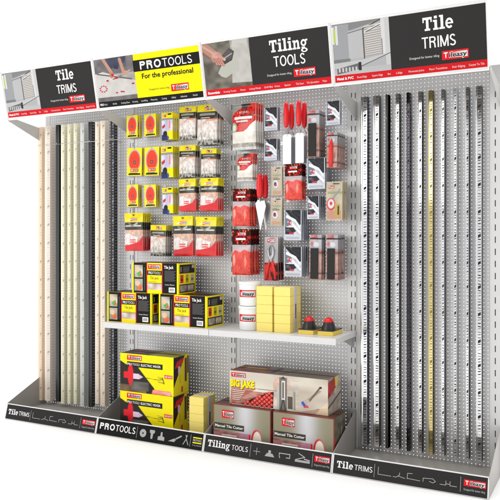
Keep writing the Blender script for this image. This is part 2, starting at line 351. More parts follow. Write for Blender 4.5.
# ------------------------------------------------------------------ shelving bays
GREY = (0.61, 0.61, 0.615); LGREY = (0.66, 0.655, 0.65); TRAYC = (0.36, 0.34, 0.32)
PT = 2.74
def perforated(x0, x1, z0, z1, pitch=0.0262, r=0.0028):
    """sheet steel with a real round hole every inch"""
    nx = int((x1-x0)/pitch); nz = int((z1-z0-.01)/pitch); px = (x1-x0)/nx; pz = (z1-z0)/nz
    V = []; F = []; idx = {}
    for j in range(nz+1):
        for i in range(nx+1): idx[i,j] = len(V); V.append((x0+i*px, 0, z0+j*pz))
    for j in range(nz):
        for i in range(nx):
            cx, cz = x0+(i+.5)*px, z0+(j+.5)*pz; b = len(V)
            for k in range(8):
                a = math.pi/8+k*math.pi/4; V.append((cx+r*math.cos(a), 0, cz+r*math.sin(a)))
            c = [idx[i+1,j+1], idx[i,j+1], idx[i,j], idx[i+1,j]]      # corners at 45,135,225,315 degrees
            for q in range(4):
                k0, k1 = b+(2*q)%8, b+(2*q+1)%8
                F.append((c[q], k1, k0)[::-1]); F.append((c[q], c[(q+1)%4], b+(2*q+2)%8, k1)[::-1])
    V = [(p[0], p[1], p[2]) for p in V]
    return V, F
def side_plate(m, X, t, pts, mt, col):
    """vertical plate of thickness t starting at X, outline pts in (y,z)"""
    n = len(pts); vs = [(X, a, b) for a, b in pts] + [(X+t, a, b) for a, b in pts]
    ar = sum(pts[i][0]*pts[(i+1)%n][1]-pts[(i+1)%n][0]*pts[i][1] for i in range(n))
    f = [tuple(range(n))[::-1], tuple(range(n, 2*n))] + [(i, (i+1)%n, n+(i+1)%n, n+i) for i in range(n)]
    if ar < 0: f = [q[::-1] for q in f]
    m.add(vs, f, mt, col)
def upright(X, x0, x1, cols):
    m = MB(); zt = PT+.01; pit = 0.0805; c = LGREY; sw = .0065
    xs = [x0] + [v for s in cols for v in (s-sw/2, s+sw/2)] + [x1]
    m.box(x0, x1, -.010, .03, 0.02, zt, PAINT, c, skip='f')
    z = .12; edges = []
    while z < zt-.06: edges.append(z); z += pit
    for i in range(len(xs)-1):
        a, b = xs[i], xs[i+1]
        if i % 2 == 0: m.add([(a,-.012,.02),(b,-.012,.02),(b,-.012,zt),(a,-.012,zt)], [(0,1,2,3)], PAINT, c)
        else:
            zz = .02
            for e in edges + [zt+1]:
                t = min(e, zt); m.add([(a,-.012,zz),(b,-.012,zz),(b,-.012,t),(a,-.012,t)], [(0,1,2,3)], PAINT, c)
                zz = e+.042
                if e < zt: m.add([(a,-.0108,e),(b,-.0108,e),(b,-.0108,zz),(a,-.0108,zz)], [(0,1,2,3)], RUBB, (.04,.04,.045))
    return m
# header artwork ---------------------------------------------------
def pic_bath():
    c = Canvas(260, 250, (196,196,198)); c.poly([(0,.62),(0,1),(1,1),(1,.9),(.32,.8)],(150,150,152)); c.rect(0,.3,.30,.98,(176,178,182)); c.rect(.0,.62,.035,.95,(250,250,250)); c.rect(.02,.64,.06,.9,(205,226,110)); c.rect(.06,.6,.1,.97,(240,242,244))
    c.poly([(.28,.84),(1,1),(1,.98),(.6,.83),(.28,.78)],(196,196,198)); c.line(.28,.80,.62,.86,.012,(90,90,92)); c.poly([(.28,.30),(.28,.79),(.55,.84),(.56,.30)],(206,206,208)); c.line(.55,.28,.55,.84,.02,(88,84,80)); c.line(.55,.85,.86,.98,.02,(84,80,78))
    for k in range(14):
        y = .32+k*.042; c.poly([(.57,y),(.86,y+.02),(.86,y+.048),(.57,y+.03)],(226,222,216)); c.line(.57,y,.86,y+.02,.010,(150,142,134))
    c.poly([(.57,.80),(.86,.92),(.86,.86),(.57,.76)],(244,244,242)); c.line(.6,.78,.84,.88,.02,(120,118,116)); c.rect(.86,.3,.92,1,(238,238,240)); c.rect(.86,.3,.875,.62,(150,150,150)); c.rect(.92,.1,1,1,(222,222,224))
    c.rect(0,.24,.30,.31,(140,140,142)); c.poly([(0,.24),(0,.14),(.5,.16),(1,.32),(1,.34),(.5,.26)],(214,214,216)); c.line(.45,.12,1,.33,.012,(70,70,72)); c.rect(0,0,1,.11,(206,206,208)); c.poly([(.05,.02),(.05,.13),(.44,.20),(.44,.08)],(120,120,120))
    for k in range(6): c.rect(.08+k*.06,.06,.11+k*.06,.14,(220,220,220))
    c.rect(.44,.06,.49,.22,(60,60,62)); return c.a
def pic_tiler():
    c = Canvas(260, 240, (120,116,118)); c.noise(9,2,None,((96,92,96),(158,152,152)),.7); c.poly([(0,.10),(.0,.66),(.2,.70),(.9,.44),(1,.42),(1,.1)],(222,220,216)); c.noise(12,4,(0,.1,1,.62),((196,194,190),(236,234,230)),.5)
    c.line(.06,.66,.9,.46,.03,(110,104,100)); c.poly([(.3,1),(.82,1),(.78,.86),(.62,.80),(.42,.76),(.34,.84)],(74,76,98)); c.poly([(.5,1),(.66,1),(.6,.72),(.5,.74)],(54,56,78)); c.noise(9,8,(.3,.75,.82,1),((50,52,72),(110,112,134)),.5)
    c.line(.24,1,.42,.66,.075,(206,160,136)); c.ell(.42,.60,.06,.07,(204,136,120)); c.ell(.44,.60,.03,.03,(200,40,50)); c.line(.66,.94,.72,.66,.075,(204,158,136)); c.ell(.76,.62,.08,.05,(210,160,140)); c.line(.78,.62,.88,.66,.04,(214,168,150))
    c.line(.45,.5,.66,.56,.03,(130,126,124)); c.ell(.53,.52,.05,.022,(212,40,60)); c.ell(.3,.48,.035,.022,(214,40,60)); c.ell(.93,.35,.04,.02,(214,50,70))
    for k in range(9):
        a = k*.7; c.ell(.17+.085*math.cos(a),.30+.07*math.sin(a),.022,.016,(216,44,64))
    for a in (.5,.62,.67): c.ell(a,.20-abs(a-.6)*.2,.03,.018,(216,44,64))
    return c.a
def pic_trowel():
    c = Canvas(260, 240, (110,106,96)); c.noise(11,3,None,((78,74,66),(160,154,142)),.8); c.poly([(.58,.10),(.66,1),(.96,1),(1,.6),(1,.08)],(204,202,196)); c.noise(14,6,(.6,.1,1,1),((186,184,178),(226,224,220)),.5)
    c.poly([(.30,.34),(.42,.56),(.7,.74),(.72,.4),(.6,.3),(.46,.22),(.36,.26)],(200,202,190)); c.poly([(.66,1),(.96,1),(.92,.88),(.74,.94),(.62,.84)],(214,212,206)); c.poly([(.36,.66),(.58,.84),(.68,.76),(.62,.58),(.44,.50)],(84,80,80)); c.poly([(.38,.66),(.57,.82),(.66,.75),(.6,.6)],(110,104,102),.6); c.line(.42,.62,.62,.72,.022,(190,190,192))
    c.poly([(0,1),(.10,1),(.32,.80),(.30,.62),(.16,.66),(0,.84)],(196,146,130)); c.line(.0,.96,.28,.74,.05,(222,182,166),.8); c.line(.02,.80,.2,.64,.03,(150,98,88),.8)
    c.ell(.30,.68,.12,.12,(206,150,136)); c.ell(.27,.72,.07,.07,(226,182,168),.8); c.line(.30,.74,.46,.62,.05,(216,164,148)); c.ell(.46,.615,.03,.03,(226,184,172))
    for k in range(4):
        x, y = .24+.048*k, .60-.012*k; c.line(x,y+.05,x+.055,y-.07,.046,(150,92,84)); c.line(x+.004,y+.05,x+.055,y-.06,.036,(208+4*k,152,138)); c.ell(x+.056,y-.065,.018,.02,(220,168,158))
    return c.a
def slab(m, o, u, v, s, a, b, cap, col, width):
    """heavy slab-serif lettering: bold glyphs plus the slab feet"""
    glyphs = []; x = 0.0
    adv = {'T':.98,'i':.58,'l':.58,'e':.80,'n':.92,'g':.88}
    for ch in s: glyphs.append((ch, x)); x += adv[ch]
    k = width / (x-.08); t = .155*cap
    for ch, gx in glyphs:
        X = a+gx*k; w = adv[ch]*k*.90
        if ch == 'T':
            for r in ((0,.82,1,1),(.36,.15,.64,.82),(.2,0,.80,.15),(0,.62,.14,.82),(.86,.62,1,.82)): m.rect(o,u,v,X+r[0]*w,b+r[1]*cap,X+r[2]*w,b+r[3]*cap,PRINT,col)
        elif ch in 'il':
            top = 1.04 if ch == 'l' else .74
            for r in ((.26,.14,.74,top),(0,0,1,.14),(.02,top-.14,.26,top)): m.rect(o,u,v,X+r[0]*w,b+r[1]*cap,X+r[2]*w,b+r[3]*cap,PRINT,col)
            if ch == 'i': m.rect(o,u,v,X+.22*w,b+.84*cap,X+.76*w,b+1.04*cap,PRINT,col)
        elif ch == 'n':
            for r in ((.13,.14,.38,.74),(0,0,.47,.14),(0,.60,.13,.74),(.64,.14,.89,.55),(.54,0,1,.14)): m.rect(o,u,v,X+r[0]*w,b+r[1]*cap,X+r[2]*w,b+r[3]*cap,PRINT,col)
            m.poly(o,u,v,[(X+p[0]*w,b+p[1]*cap) for p in ((.38,.48),(.46,.56),(.58,.58),(.64,.5),(.89,.55),(.84,.68),(.72,.75),(.56,.75),(.38,.66))],PRINT,col)
        elif ch == 'e':
            cx, cy, rx, ry = X+w*.5, b+.37*cap, w*.5, .39*cap; n = 26; out = []; inn = []
            for i in range(n):
                an = R(0)+i*R(318)/(n-1); out.append((cx+rx*math.cos(an), cy+ry*math.sin(an))); inn.append((cx+rx*.5*math.cos(an), cy+ry*.56*math.sin(an)))
            for i in range(n-1): m.poly(o,u,v,[inn[i],out[i],out[i+1],inn[i+1]] if True else [],PRINT,col)
            m.rect(Vector(o)+Vector(u).cross(Vector(v))*.0002,u,v,X+w*.16,cy-.055*cap,X+w,cy+.065*cap,PRINT,col)
        elif ch == 'g':
            def ring(cx,cy,rx,ry,q):
                n=22
                for i in range(n):
                    a0,a1=2*math.pi*i/n,2*math.pi*(i+1)/n
                    m.poly(o,u,v,[(cx+rx*q*math.cos(a0),cy+ry*q*math.sin(a0)),(cx+rx*math.cos(a0),cy+ry*math.sin(a0)),(cx+rx*math.cos(a1),cy+ry*math.sin(a1)),(cx+rx*q*math.cos(a1),cy+ry*q*math.sin(a1))],PRINT,col)
            ring(X+w*.42,b+.46*cap,w*.40,.29*cap,.46); ring(X+w*.47,b-.13*cap,w*.47,.18*cap,.5); o2 = Vector(o)+Vector(u).cross(Vector(v))*.0002; m.rect(o2,u,v,X+w*.70,b+.60*cap,X+w,b+.74*cap,PRINT,col); m.rect(o2,u,v,X+w*.1,b+.02*cap,X+w*.6,b+.14*cap,PRINT,col)
def logo(m, o, u, v, a0, b0, w, h, n, e=.0006):
    """red and silver maker's plate with the slanted name"""
    o = Vector(o); nn = Vector(n)
    m.rect(o+nn*e, u, v, a0, b0, a0+w, b0+h, PRINT, lin((222,34,40)))
    c = Canvas(20, 6, (222,34,40)); c.a[:] = np.array(lin((222,34,40)))*(1-np.clip((c.U-.1)*1.6,0,1))[...,None]+np.array(lin((214,214,216)))*np.clip((c.U-.1)*1.6,0,1)[...,None]
    m.grid(o+nn*e*2+Vector(u)*(a0+w*.26)+Vector(v)*(b0+h*.16), Vector(u)*w*.70, Vector(v)*h*.66, c.a, PRINT)
    m.text(o+nn*e*3, u, v, 'T', a0+w*.07, b0+h*.24, h*.56, PRINT, (.9,.9,.9), bold=.03, width=w*.15)
    m.text(o+nn*e*3, u, v, 'ileasy', a0+w*.255, b0+h*.25, h*.56, PRINT, (.9,.9,.9), bold=.055, width=w*.68, shear=.12)
    m.text(o+nn*e*4, u, v, 'ileasy', a0+w*.265, b0+h*.26, h*.52, PRINT, (.012,.01,.012), bold=.02, width=w*.66, shear=.12)
DARK = lin((48,47,47)); WHT = (.86,.86,.86)
HB = Vector((0,-.482,2.635)); HV = Vector((0,-.077,.365)).normalized(); HU = Vector((1,0,0)); HN = HU.cross(HV)
def header(kind, pic):
    m = MB(); o = HB; t = .018
    def slabbox(a0,a1,b0,b1,d0,d1,col,mt):
        vs = [o+HU*a+HV*b+HN*d for d in (d1,d0) for a,b in ((a0,b0),(a1,b0),(a1,b1),(a0,b1))]
        m.add(vs, [(0,1,2,3),(7,6,5,4),(0,4,5,1),(1,5,6,2),(2,6,7,3),(3,7,4,0)], mt, col)
    slabbox(.001,.999,-.022,.396,-t,0,(.80,.80,.80),WPAINT); slabbox(.003,.997,-.020,.394,-t-.002,-t-.0005,(.09,.08,.07),PLAS)  # unseen dark rear sheet, added so the chrome trims reflect dark
    for a0,a1,b0,b1 in ((.001,.999,-.022,-.012),(.001,.999,.386,.396),(.001,.008,-.012,.386),(.992,.999,-.012,.386)): slabbox(a0,a1,b0,b1,.0002,.006,(.82,.82,.82),WPAINT)
    e = HN*.0012
    m.grid(o+e+HU*.016+HV*.045, HU*.384, HV*.327, pic, PRINT)
    strip = lin((206,26,34)) if kind != 'pro' else (.012,.012,.012)
    m.rect(o+e,HU,HV,.016,0,.988,.045,PRINT,strip)
    f = HN*.002; cap = .0125
    if kind == 'pro':
        m.rect(o+e,HU,HV,.400,.045,.988,.372,PRINT,lin((248,232,10)))
        m.rect(o+f,HU,HV,.392,.242,.988,.327,PRINT,(.012,.012,.012))
        g = HN*.003
        stroke_text(m,o+g,HU,HV,'PRO',.455,.254,.060,WHT,.195,.21,PRINT); stroke_text(m,o+g,HU,HV,'TOOLS',.662,.254,.060,WHT,.262,.13,PRINT)
        m.text(o+f,HU,HV,'For the professional',.462,.185,.036,PRINT,(.015,.015,.015),width=.462,bold=.025)
        m.text(o+f,HU,HV,'Designed for better tiling',.515,.092,.014,PRINT,(.02,.02,.02),width=.185); logo(m,o+f,HU,HV,.716,.066,.156,.052,HN)
        m.text(o+f,HU,HV,'PRO',.03,.015,.016,PRINT,WHT,width=.036,bold=.03)
        words = [('TOOLS',.068),('Drills',.155),('Cutting Discs',.235),('Grouting',.345),('Levelling',.43),('Measuring',.52),('Cutting',.62),('Safety',.71),('Adhesives',.79),('Finish',.9)]
    else:
        m.rect(o+e,HU,HV,.400,.045,.988,.372,PRINT,DARK)
        if kind == 'trims':
            slab(m,o+f,HU,HV,'Tile',.612,.255,.080,WHT,.185); stroke_text(m,o+f,HU,HV,'TRIMS',.602,.150,.068,WHT,.206,.125,PRINT)
            m.text(o+f,HU,HV,'Metal & PVC',.03,.014,.016,PRINT,WHT,width=.115,bold=.03)
            words = [('Round Edge',.17),('Square Edge',.27),('Box',.375),('L-Edge',.43),('Movement Joints',.51),('Floor Transitions',.64),('Stair Edging',.78),('Carpet To Tile',.88)]
        else:
            slab(m,o+f,HU,HV,'Tiling',.555,.250,.080,WHT,.285); stroke_text(m,o+f,HU,HV,'TOOLS',.578,.151,.070,WHT,.235,.125,PRINT)
            m.text(o+f,HU,HV,'Essentials',.03,.014,.016,PRINT,WHT,width=.10,bold=.03)
            words = [('Grouting Trowels',.16),('Floats',.30),('Cutting Wheels',.37),('Drill Bits',.49),('Knives',.57),('Spacers',.645),('Tile Saws',.73),('Tile Spreaders',.81),('Wipes',.925)]
        m.text(o+f,HU,HV,'Designed for better tiling',.520,.092,.014,PRINT,(.7,.7,.7),width=.185); logo(m,o+f,HU,HV,.722,.068,.160,.054,HN)
    for wd, a in words: m.text(o+f,HU,HV,wd,a,.015,cap,PRINT,(.75,.75,.75),width=.0065*len(wd))
    return m
FO = Vector((0,-.516,.041)); FV = Vector((0,.034,.125)).normalized(); FL = .1295; FN = HU.cross(FV)
def fascia(kind):
    m = MB(); o = FO; t = .004
    vs = [o+HU*a+FV*b+FN*d for d in (0,-t) for a,b in ((.0015,0),(.9985,0),(.9985,FL),(.0015,FL))]
    m.add(vs, [(0,1,2,3),(7,6,5,4),(0,4,5,1),(1,5,6,2),(2,6,7,3),(3,7,4,0)], WPAINT, (.8,.8,.8))
    e = FN*.0008; f = FN*.0016; ic = (.40,.40,.40)
    m.rect(o+e,HU,FV,.009,.003,.991,FL-.008,PRINT,(.01,.01,.01) if kind=='pro' else DARK)
    def L(pts, w=.0035): m.line(o+f,HU,FV,pts,w,PRINT,ic)
    if kind == 'trims':
        slab(m,o+f,HU,FV,'Tile',.033,.043,.042,WHT,.112); stroke_text(m,o+f,HU,FV,'TRIMS',.155,.044,.034,WHT,.122,.125,PRINT)
        L([(.290,.02),(.290,.10)],.0025); L([(.315,.085),(.315,.042),(.40,.042)]); L([(.415,.042),(.435,.042),(.455,.058),(.455,.07)]); L([(.445,.05),(.49,.042)]); L([(.505,.042),(.505,.075),(.535,.078)]); L([(.505,.045),(.585,.042)])
        L([(.605,.042),(.605,.062),(.665,.066),(.682,.052),(.665,.042),(.645,.048)]); L([(.71,.042),(.745,.042),(.745,.066)]); L([(.745,.05),(.77,.05)]); L([(.77,.066),(.77,.042),(.81,.042)]); L([(.833,.02),(.833,.105)],.0025)
        logo(m,o+f,HU,FV,.852,.056,.130,.038,FN); m.text(o+f,HU,FV,'Designed for better tiling',.853,.030,.012,PRINT,(.5,.5,.5),width=.125)
    elif kind == 'tiling':
        slab(m,o+f,HU,FV,'Tiling',.035,.045,.046,WHT,.185); stroke_text(m,o+f,HU,FV,'TOOLS',.235,.046,.034,WHT,.130,.125,PRINT)
        L([(.385,.02),(.385,.105)],.0025); L([(.41,.062),(.46,.062)]); L([(.435,.04),(.435,.085)]); m.poly(o+f,HU,FV,[(.50,.04),(.575,.04),(.558,.062),(.545,.062),(.545,.082),(.525,.082),(.525,.062),(.515,.062)],PRINT,ic)
        L([(.61,.055),(.61,.075),(.69,.075),(.69,.05),(.665,.05)],.006); L([(.61,.06),(.615,.045)],.006)
        m.poly(o+f,HU,FV,[(.73,.036),(.84,.036),(.84,.05),(.73,.05)],PRINT,ic); L([(.735,.05),(.80,.072),(.755,.092)],.006); L([(.80,.06),(.835,.055)],.008); L([(.858,.02),(.858,.105)],.0025)
        logo(m,o+f,HU,FV,.872,.056,.110,.040,FN); m.text(o+f,HU,FV,'Designed for better tiling',.873,.030,.012,PRINT,(.5,.5,.5),width=.108)
    else:
        stroke_text(m,o+f,HU,FV,'PRO',.035,.044,.048,WHT,.148,.21,PRINT); stroke_text(m,o+f,HU,FV,'TOOLS',.192,.044,.048,WHT,.190,.14,PRINT)
        L([(.398,.02),(.398,.105)],.0025); m.disc(o+f,HU,FV,.455,.062,.030,.030,PRINT,ic); m.disc(o+f*1.4,HU,FV,.455,.062,.007,.007,PRINT,(.02,.02,.02))
        m.poly(o+f,HU,FV,[(.53,.03),(.546,.03),(.55,.07),(.562,.075),(.562,.095),(.516,.095),(.516,.075),(.526,.07)],PRINT,ic)
        m.poly(o+f,HU,FV,[(.595,.03),(.655,.03),(.655,.055),(.635,.06),(.632,.09),(.618,.09),(.616,.06),(.595,.055)],PRINT,ic)
        m.poly(o+f,HU,FV,[(.69,.034),(.745,.034),(.765,.058),(.74,.058)],PRINT,ic); L([(.755,.056),(.80,.082)],.010)
        L([(.825,.03),(.845,.065),(.852,.095)],.006); L([(.868,.03),(.85,.065),(.842,.095)],.006); L([(.885,.02),(.885,.105)],.0025)
        m.rect(o+f,HU,FV,.905,.084,.982,.092,PRINT,lin(YEL)); m.rect(o+f,HU,FV,.905,.048,.982,.056,PRINT,lin(YEL)); m.text(o+f,HU,FV,'PROTOOLS',.907,.062,.015,PRINT,(.5,.5,.5),width=.073,bold=.02); m.text(o+f,HU,FV,'For the professional',.906,.030,.010,PRINT,(.45,.45,.45),width=.076)
    return m
BATH = pic_bath()*.74; PICS = [BATH, pic_tiler()*.78, pic_trowel()*.78, BATH]
KIND = ['trims','pro','tiling','trims']
BL = ['grey steel bay at far left with Tile TRIMS sign over coloured trims',
      'grey steel bay under the yellow PROTOOLS sign', 'grey steel bay under the Tiling TOOLS sign',
      'grey steel bay at far right with Tile TRIMS sign over metal trims']
MEP = None; BAYS = []
for k in range(4):
    b = thing('display_bay', BL[k], 'display shelving', (k, 0, 0), 'display shelving bays side by side'); BAYS.append(b)
    V, F = perforated(.032, .928, .04, PT-.02)
    m = MB(); m.add(V, F, PAINT, GREY)
    m.box(.001,.032,-.003,.003,.04,PT,PAINT,LGREY); m.box(.032,.928,-.004,.004,PT-.02,PT,PAINT,LGREY)
    if k == 0: m.box(-.02,.001,-.004,.02,.04,PT,PAINT,LGREY)
    if MEP is None or True: bo = m.build('back_panel', b)
    upright(k, .930, 1.028 if k == 3 else .999, (.963,.997) if k == 3 else (.962,.990)).build('upright', b)
    header(KIND[k], PICS[k]).build('header_sign', b)
    m = MB(); m.box(.001,.999,-.020,-.004,2.55,2.56,PAINT,LGREY)
    for xx in ((0,) if k < 3 else (0, .9985)):
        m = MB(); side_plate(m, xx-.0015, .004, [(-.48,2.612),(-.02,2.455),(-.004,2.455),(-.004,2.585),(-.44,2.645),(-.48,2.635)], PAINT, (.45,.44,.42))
        m.box(xx-.0015, xx+.012, -.48, -.478, 2.612, 2.636, PAINT, LGREY); m.build('header_bracket', b)
    m = MB(); m.box(.004,.996,-.478,-.0125,.062,.075,PAINT,TRAYC); m.box(.004,.996,-.46,-.44,.038,.062,PAINT,TRAYC); m.build('base_tray', b)
    fascia(KIND[k]).build('front_strip', b)
    for xx in ((0,) if k < 3 else (0, .9975)):
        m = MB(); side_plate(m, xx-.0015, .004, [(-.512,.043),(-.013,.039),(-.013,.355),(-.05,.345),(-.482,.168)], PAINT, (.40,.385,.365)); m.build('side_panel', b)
    if k in (1, 2):
        m = MB(); a0, a1 = (.008 if k==1 else .002), (.9975 if k==1 else .998); wc = (.68,.68,.68)
        m.box(a0,a1,-.43,-.014,.914,.920,WPAINT,wc); m.box(a0,a1,-.43,-.418,.876,.914,WPAINT,wc); m.box(a0,a0+.003,-.418,-.02,.885,.914,WPAINT,wc); m.box(a1-.003,a1,-.418,-.02,.885,.914,WPAINT,wc)
        s = m.build('shelf', b)
        for xx in ((.002+.008,) if k == 1 else (.006, .975)):
            m = MB(); side_plate(m, xx, .004, [(-.30,.905),(-.013,.80),(-.013,.912),(-.30,.912)], PAINT, (.45,.45,.45)); m.build('shelf_bracket', s)

def hook(bay, x, z, length, up=.012, cap=False):
    m = MB(); m.tube([(x,-.001,z),(x,-length+.012,z),(x,-length,z+.006),(x,-length-.003,z+up)], .0021, WIRE, (.7,.7,.72)); m.box(x-.014,x+.014,-.004,-.001,z-.008,z+.012,WIRE,(.6,.6,.6)); return m.build('peg_hook', BAYS[bay])

# ------------------------------------------------------------------ tile trims
def trim(name, L, w, d, nose, colN, colF, colS, mN, mF, pit, gap, hole, slant=.0, backc=(.04,.04,.04), endc=0.0):
    """one length of trim standing upright; origin at the middle of its lower end; front at y=-d"""
    rng = random.Random(int(w*1e4)+int(d*1e4)); x0, x1 = -w/2, w/2; xn = x0+w*nose
    # nose: rounded strip
    m = MB(); n = 7; pts = []
    for i in range(n):
        a = math.pi*i/(n-1); pts.append((x0+(xn-x0)*(1-math.cos(a))/2, -d-.0035*math.sin(a)))
    pts = [(x0,0)]+pts
    vs = [(p[0],p[1],z) for z in (0,L) for p in pts]; q = len(pts)
    m.add(vs, [(i,i+1,q+i+1,q+i) for i in range(q-1)], mN, colN, True)
    m.add([(x0,0,L),(x0,-d,L),(xn,-d,L),(xn,0,L)], [(0,1,2,3)], mN, colN); m.build(name[0], name[1])
    f = MB()                                               # pierced flange: two rails and the rungs between
    if pit:
        r = (x1-xn)*.16
        f.add([(xn,-d,0),(xn+r,-d,0),(xn+r,-d,L),(xn,-d,L)], [(0,1,2,3)], mF, colF); f.add([(x1-r,-d,0),(x1,-d,0),(x1,-d,L),(x1-r,-d,L)], [(0,1,2,3)], mF, colF)
        z = 0; k = 0; nexth = .09; ps = 0
        while z < L-pit:
            if z > nexth: g = .020; nexth += hole; sl = .010
            else: g = gap*rng.uniform(.5,1.5); sl = slant*rng.choice((-.6,.3,1,1))
            h = pit-g if z+pit < L else L-z-g
            h = max(h, .004); f.add([(xn+r,-d,z),(x1-r,-d,z+ps),(x1-r,-d,z+h+sl),(xn+r,-d,z+h)], [(0,1,2,3)], mF, colF); z += h+g; ps = sl
        f.add([(xn+r,-d,z),(x1-r,-d,z+ps),(x1-r,-d,L),(xn+r,-d,L)], [(0,1,2,3)], mF, colF)
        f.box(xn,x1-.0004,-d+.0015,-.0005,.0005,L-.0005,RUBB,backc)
    else: f.box(xn,x1,-d,0,0,L,mF,colF)
    mS = RUBB if max(colS) < .13 else PLAS  # dark sides stay matt; their shade is put into the colour
    f.add([(x1,-d,0),(x1,0,0),(x1,0,L),(x1,-d,L)], [(0,1,2,3)], mS, colS)
    if pit:
        for j in range(int(L/.0262)): f.add([(x1+.0003,-d*.75,.006+j*.0262),(x1+.0003,-d*.25,.006+j*.0262),(x1+.0003,-d*.25,.016+j*.0262),(x1+.0003,-d*.75,.016+j*.0262)], [(0,1,2,3)], mS, tuple(v*.86 for v in colS) if max(colS) > .1 else (.16,.17,.20))
    f.build('pierced_flange', name[1])
TG = 'lengths of tile trim hanging upright'
def mk(x0, x1, zb, zt, yb, d, nose, label, cN, cF, cS, mN, mF, pit, gap, hole, slant, backc, group, bay):
    t = thing('tile_trim', label, 'tile trim', ((x0+x1)/2, yb, zb), group)
    trim(('rounded_edge', t), zt-zb, x1-x0, d, nose, cN, cF, cS, mN, mF, pit, gap, hole, slant, backc)
    xx = (x0+x1)/2-bay
    hook(bay, xx, 2.435, d-yb+.012, .014)
peach=lin((247,224,198)); cream=lin((242,230,218)); cream2=lin((248,234,216)); lemon=lin((240,236,210)); grey=lin((216,218,214))
def dk(c,f): return tuple(v*f for v in c)  # darkens trim sides, flanges and backings: depth shading put into the colour
BK=(.022,.024,.028)
LT = [(-.018,.027,.040,peach,'peach tile trim, outermost at the left edge',.5,1),(.065,.128,.080,cream,'wide cream tile trim between the peach and first black trims',.42,1),
 (.196,.240,.035,BK,'plain black tile trim left of the three lemon trims',1,0),(.258,.296,.042,lemon,'lemon yellow tile trim, left one of three alike',.5,1),(.334,.368,.042,lemon,'lemon yellow tile trim, middle one of three alike',.5,1),
 (.406,.440,.045,lemon,'lemon yellow tile trim beside the pale grey trim',.5,1),(.482,.524,.050,grey,'pale grey tile trim, the only grey one here',.5,1),(.575,.614,.040,BK,'black tile trim between pale grey and twin cream trims',.3,1),
 (.650,.688,.030,cream2,'narrow cream tile trim, left one of a pair',.5,1),(.708,.756,.060,cream2,'broader cream tile trim, right one of a pair',.4,1),(.820,.858,.045,BK,'black pierced tile trim beside the PROTOOLS bay',.25,1)]
ZT = [2.610,2.612,2.612,2.611,2.611,2.611,2.610,2.612,2.608,2.611,2.612]
for i,(x0,x1,dd,c,lab,nose,pf) in enumerate(LT):
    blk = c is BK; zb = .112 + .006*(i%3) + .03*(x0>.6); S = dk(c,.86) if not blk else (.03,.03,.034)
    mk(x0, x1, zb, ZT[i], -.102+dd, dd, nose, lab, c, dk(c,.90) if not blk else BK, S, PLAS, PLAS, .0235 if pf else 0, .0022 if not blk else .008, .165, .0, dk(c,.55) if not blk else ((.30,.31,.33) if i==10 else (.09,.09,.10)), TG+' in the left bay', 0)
m = MB(); m.tube([(-.03,-.108,2.437),(.90,-.108,2.437)],.0014,WIRE,(.75,.75,.75)); m.build('retaining_wire', BAYS[0])

CH=(.66,.66,.67)
RT = [(3.047,3.104,CH,(.05,.06,.10),'chrome','chrome tile trim nearest the tool bay, dark patterned side'),(3.139,3.191,CH,(.3,.3,.3),'chrome','chrome tile trim between another chrome trim and matt black'),
 (3.231,3.259,(.03,.03,.03),(.03,.03,.03),'black','narrow plain matt black tile trim without piercing'),(3.302,3.336,CH,(.05,.05,.05),'chrome','chrome tile trim right of the matt black one'),
 (3.380,3.411,(.055,.05,.06),(.03,.03,.035),'dark','dark anthracite metal tile trim with pierced edge'),(3.461,3.495,CH,(.06,.06,.06),'chrome','chrome tile trim left of the gold one'),
 (3.532,3.570,(.62,.52,.25),(.10,.08,.03),'gold','gold metal tile trim, the only gold one'),(3.618,3.648,(.70,.71,.73),(.22,.23,.26),'chrome','silver tile trim right of the gold one'),
 (3.698,3.730,(.62,.63,.64),(.5,.5,.52),'satin','dull satin silver tile trim blending with the panel'),(3.780,3.809,CH,(.10,.10,.11),'chrome','chrome tile trim second from the right end'),
 (3.846,3.892,CH,(.16,.16,.16),'chrome','wide chrome tile trim at the far right')]
for i,(x0,x1,c,s,kd,lab) in enumerate(RT):
    mt = {'chrome':CHROME,'gold':CHROME,'dark':CHROME,'satin':SATIN,'black':PLAS}[kd]
    x1 -= .009; s = tuple(min(v, .12) for v in s) if kd != 'satin' else s
    mk(x0, x1, .118, 2.612, -.008, .052, 1 if kd=='black' else (.38 if x1-x0>.04 else .26), lab, c, c, s, mt, mt, 0 if kd=='black' else   .0195, .0050, .172, .0045, (.03,.03,.032) if kd!='gold' else (.30,.22,.05), TG+' in the right bay', 3)

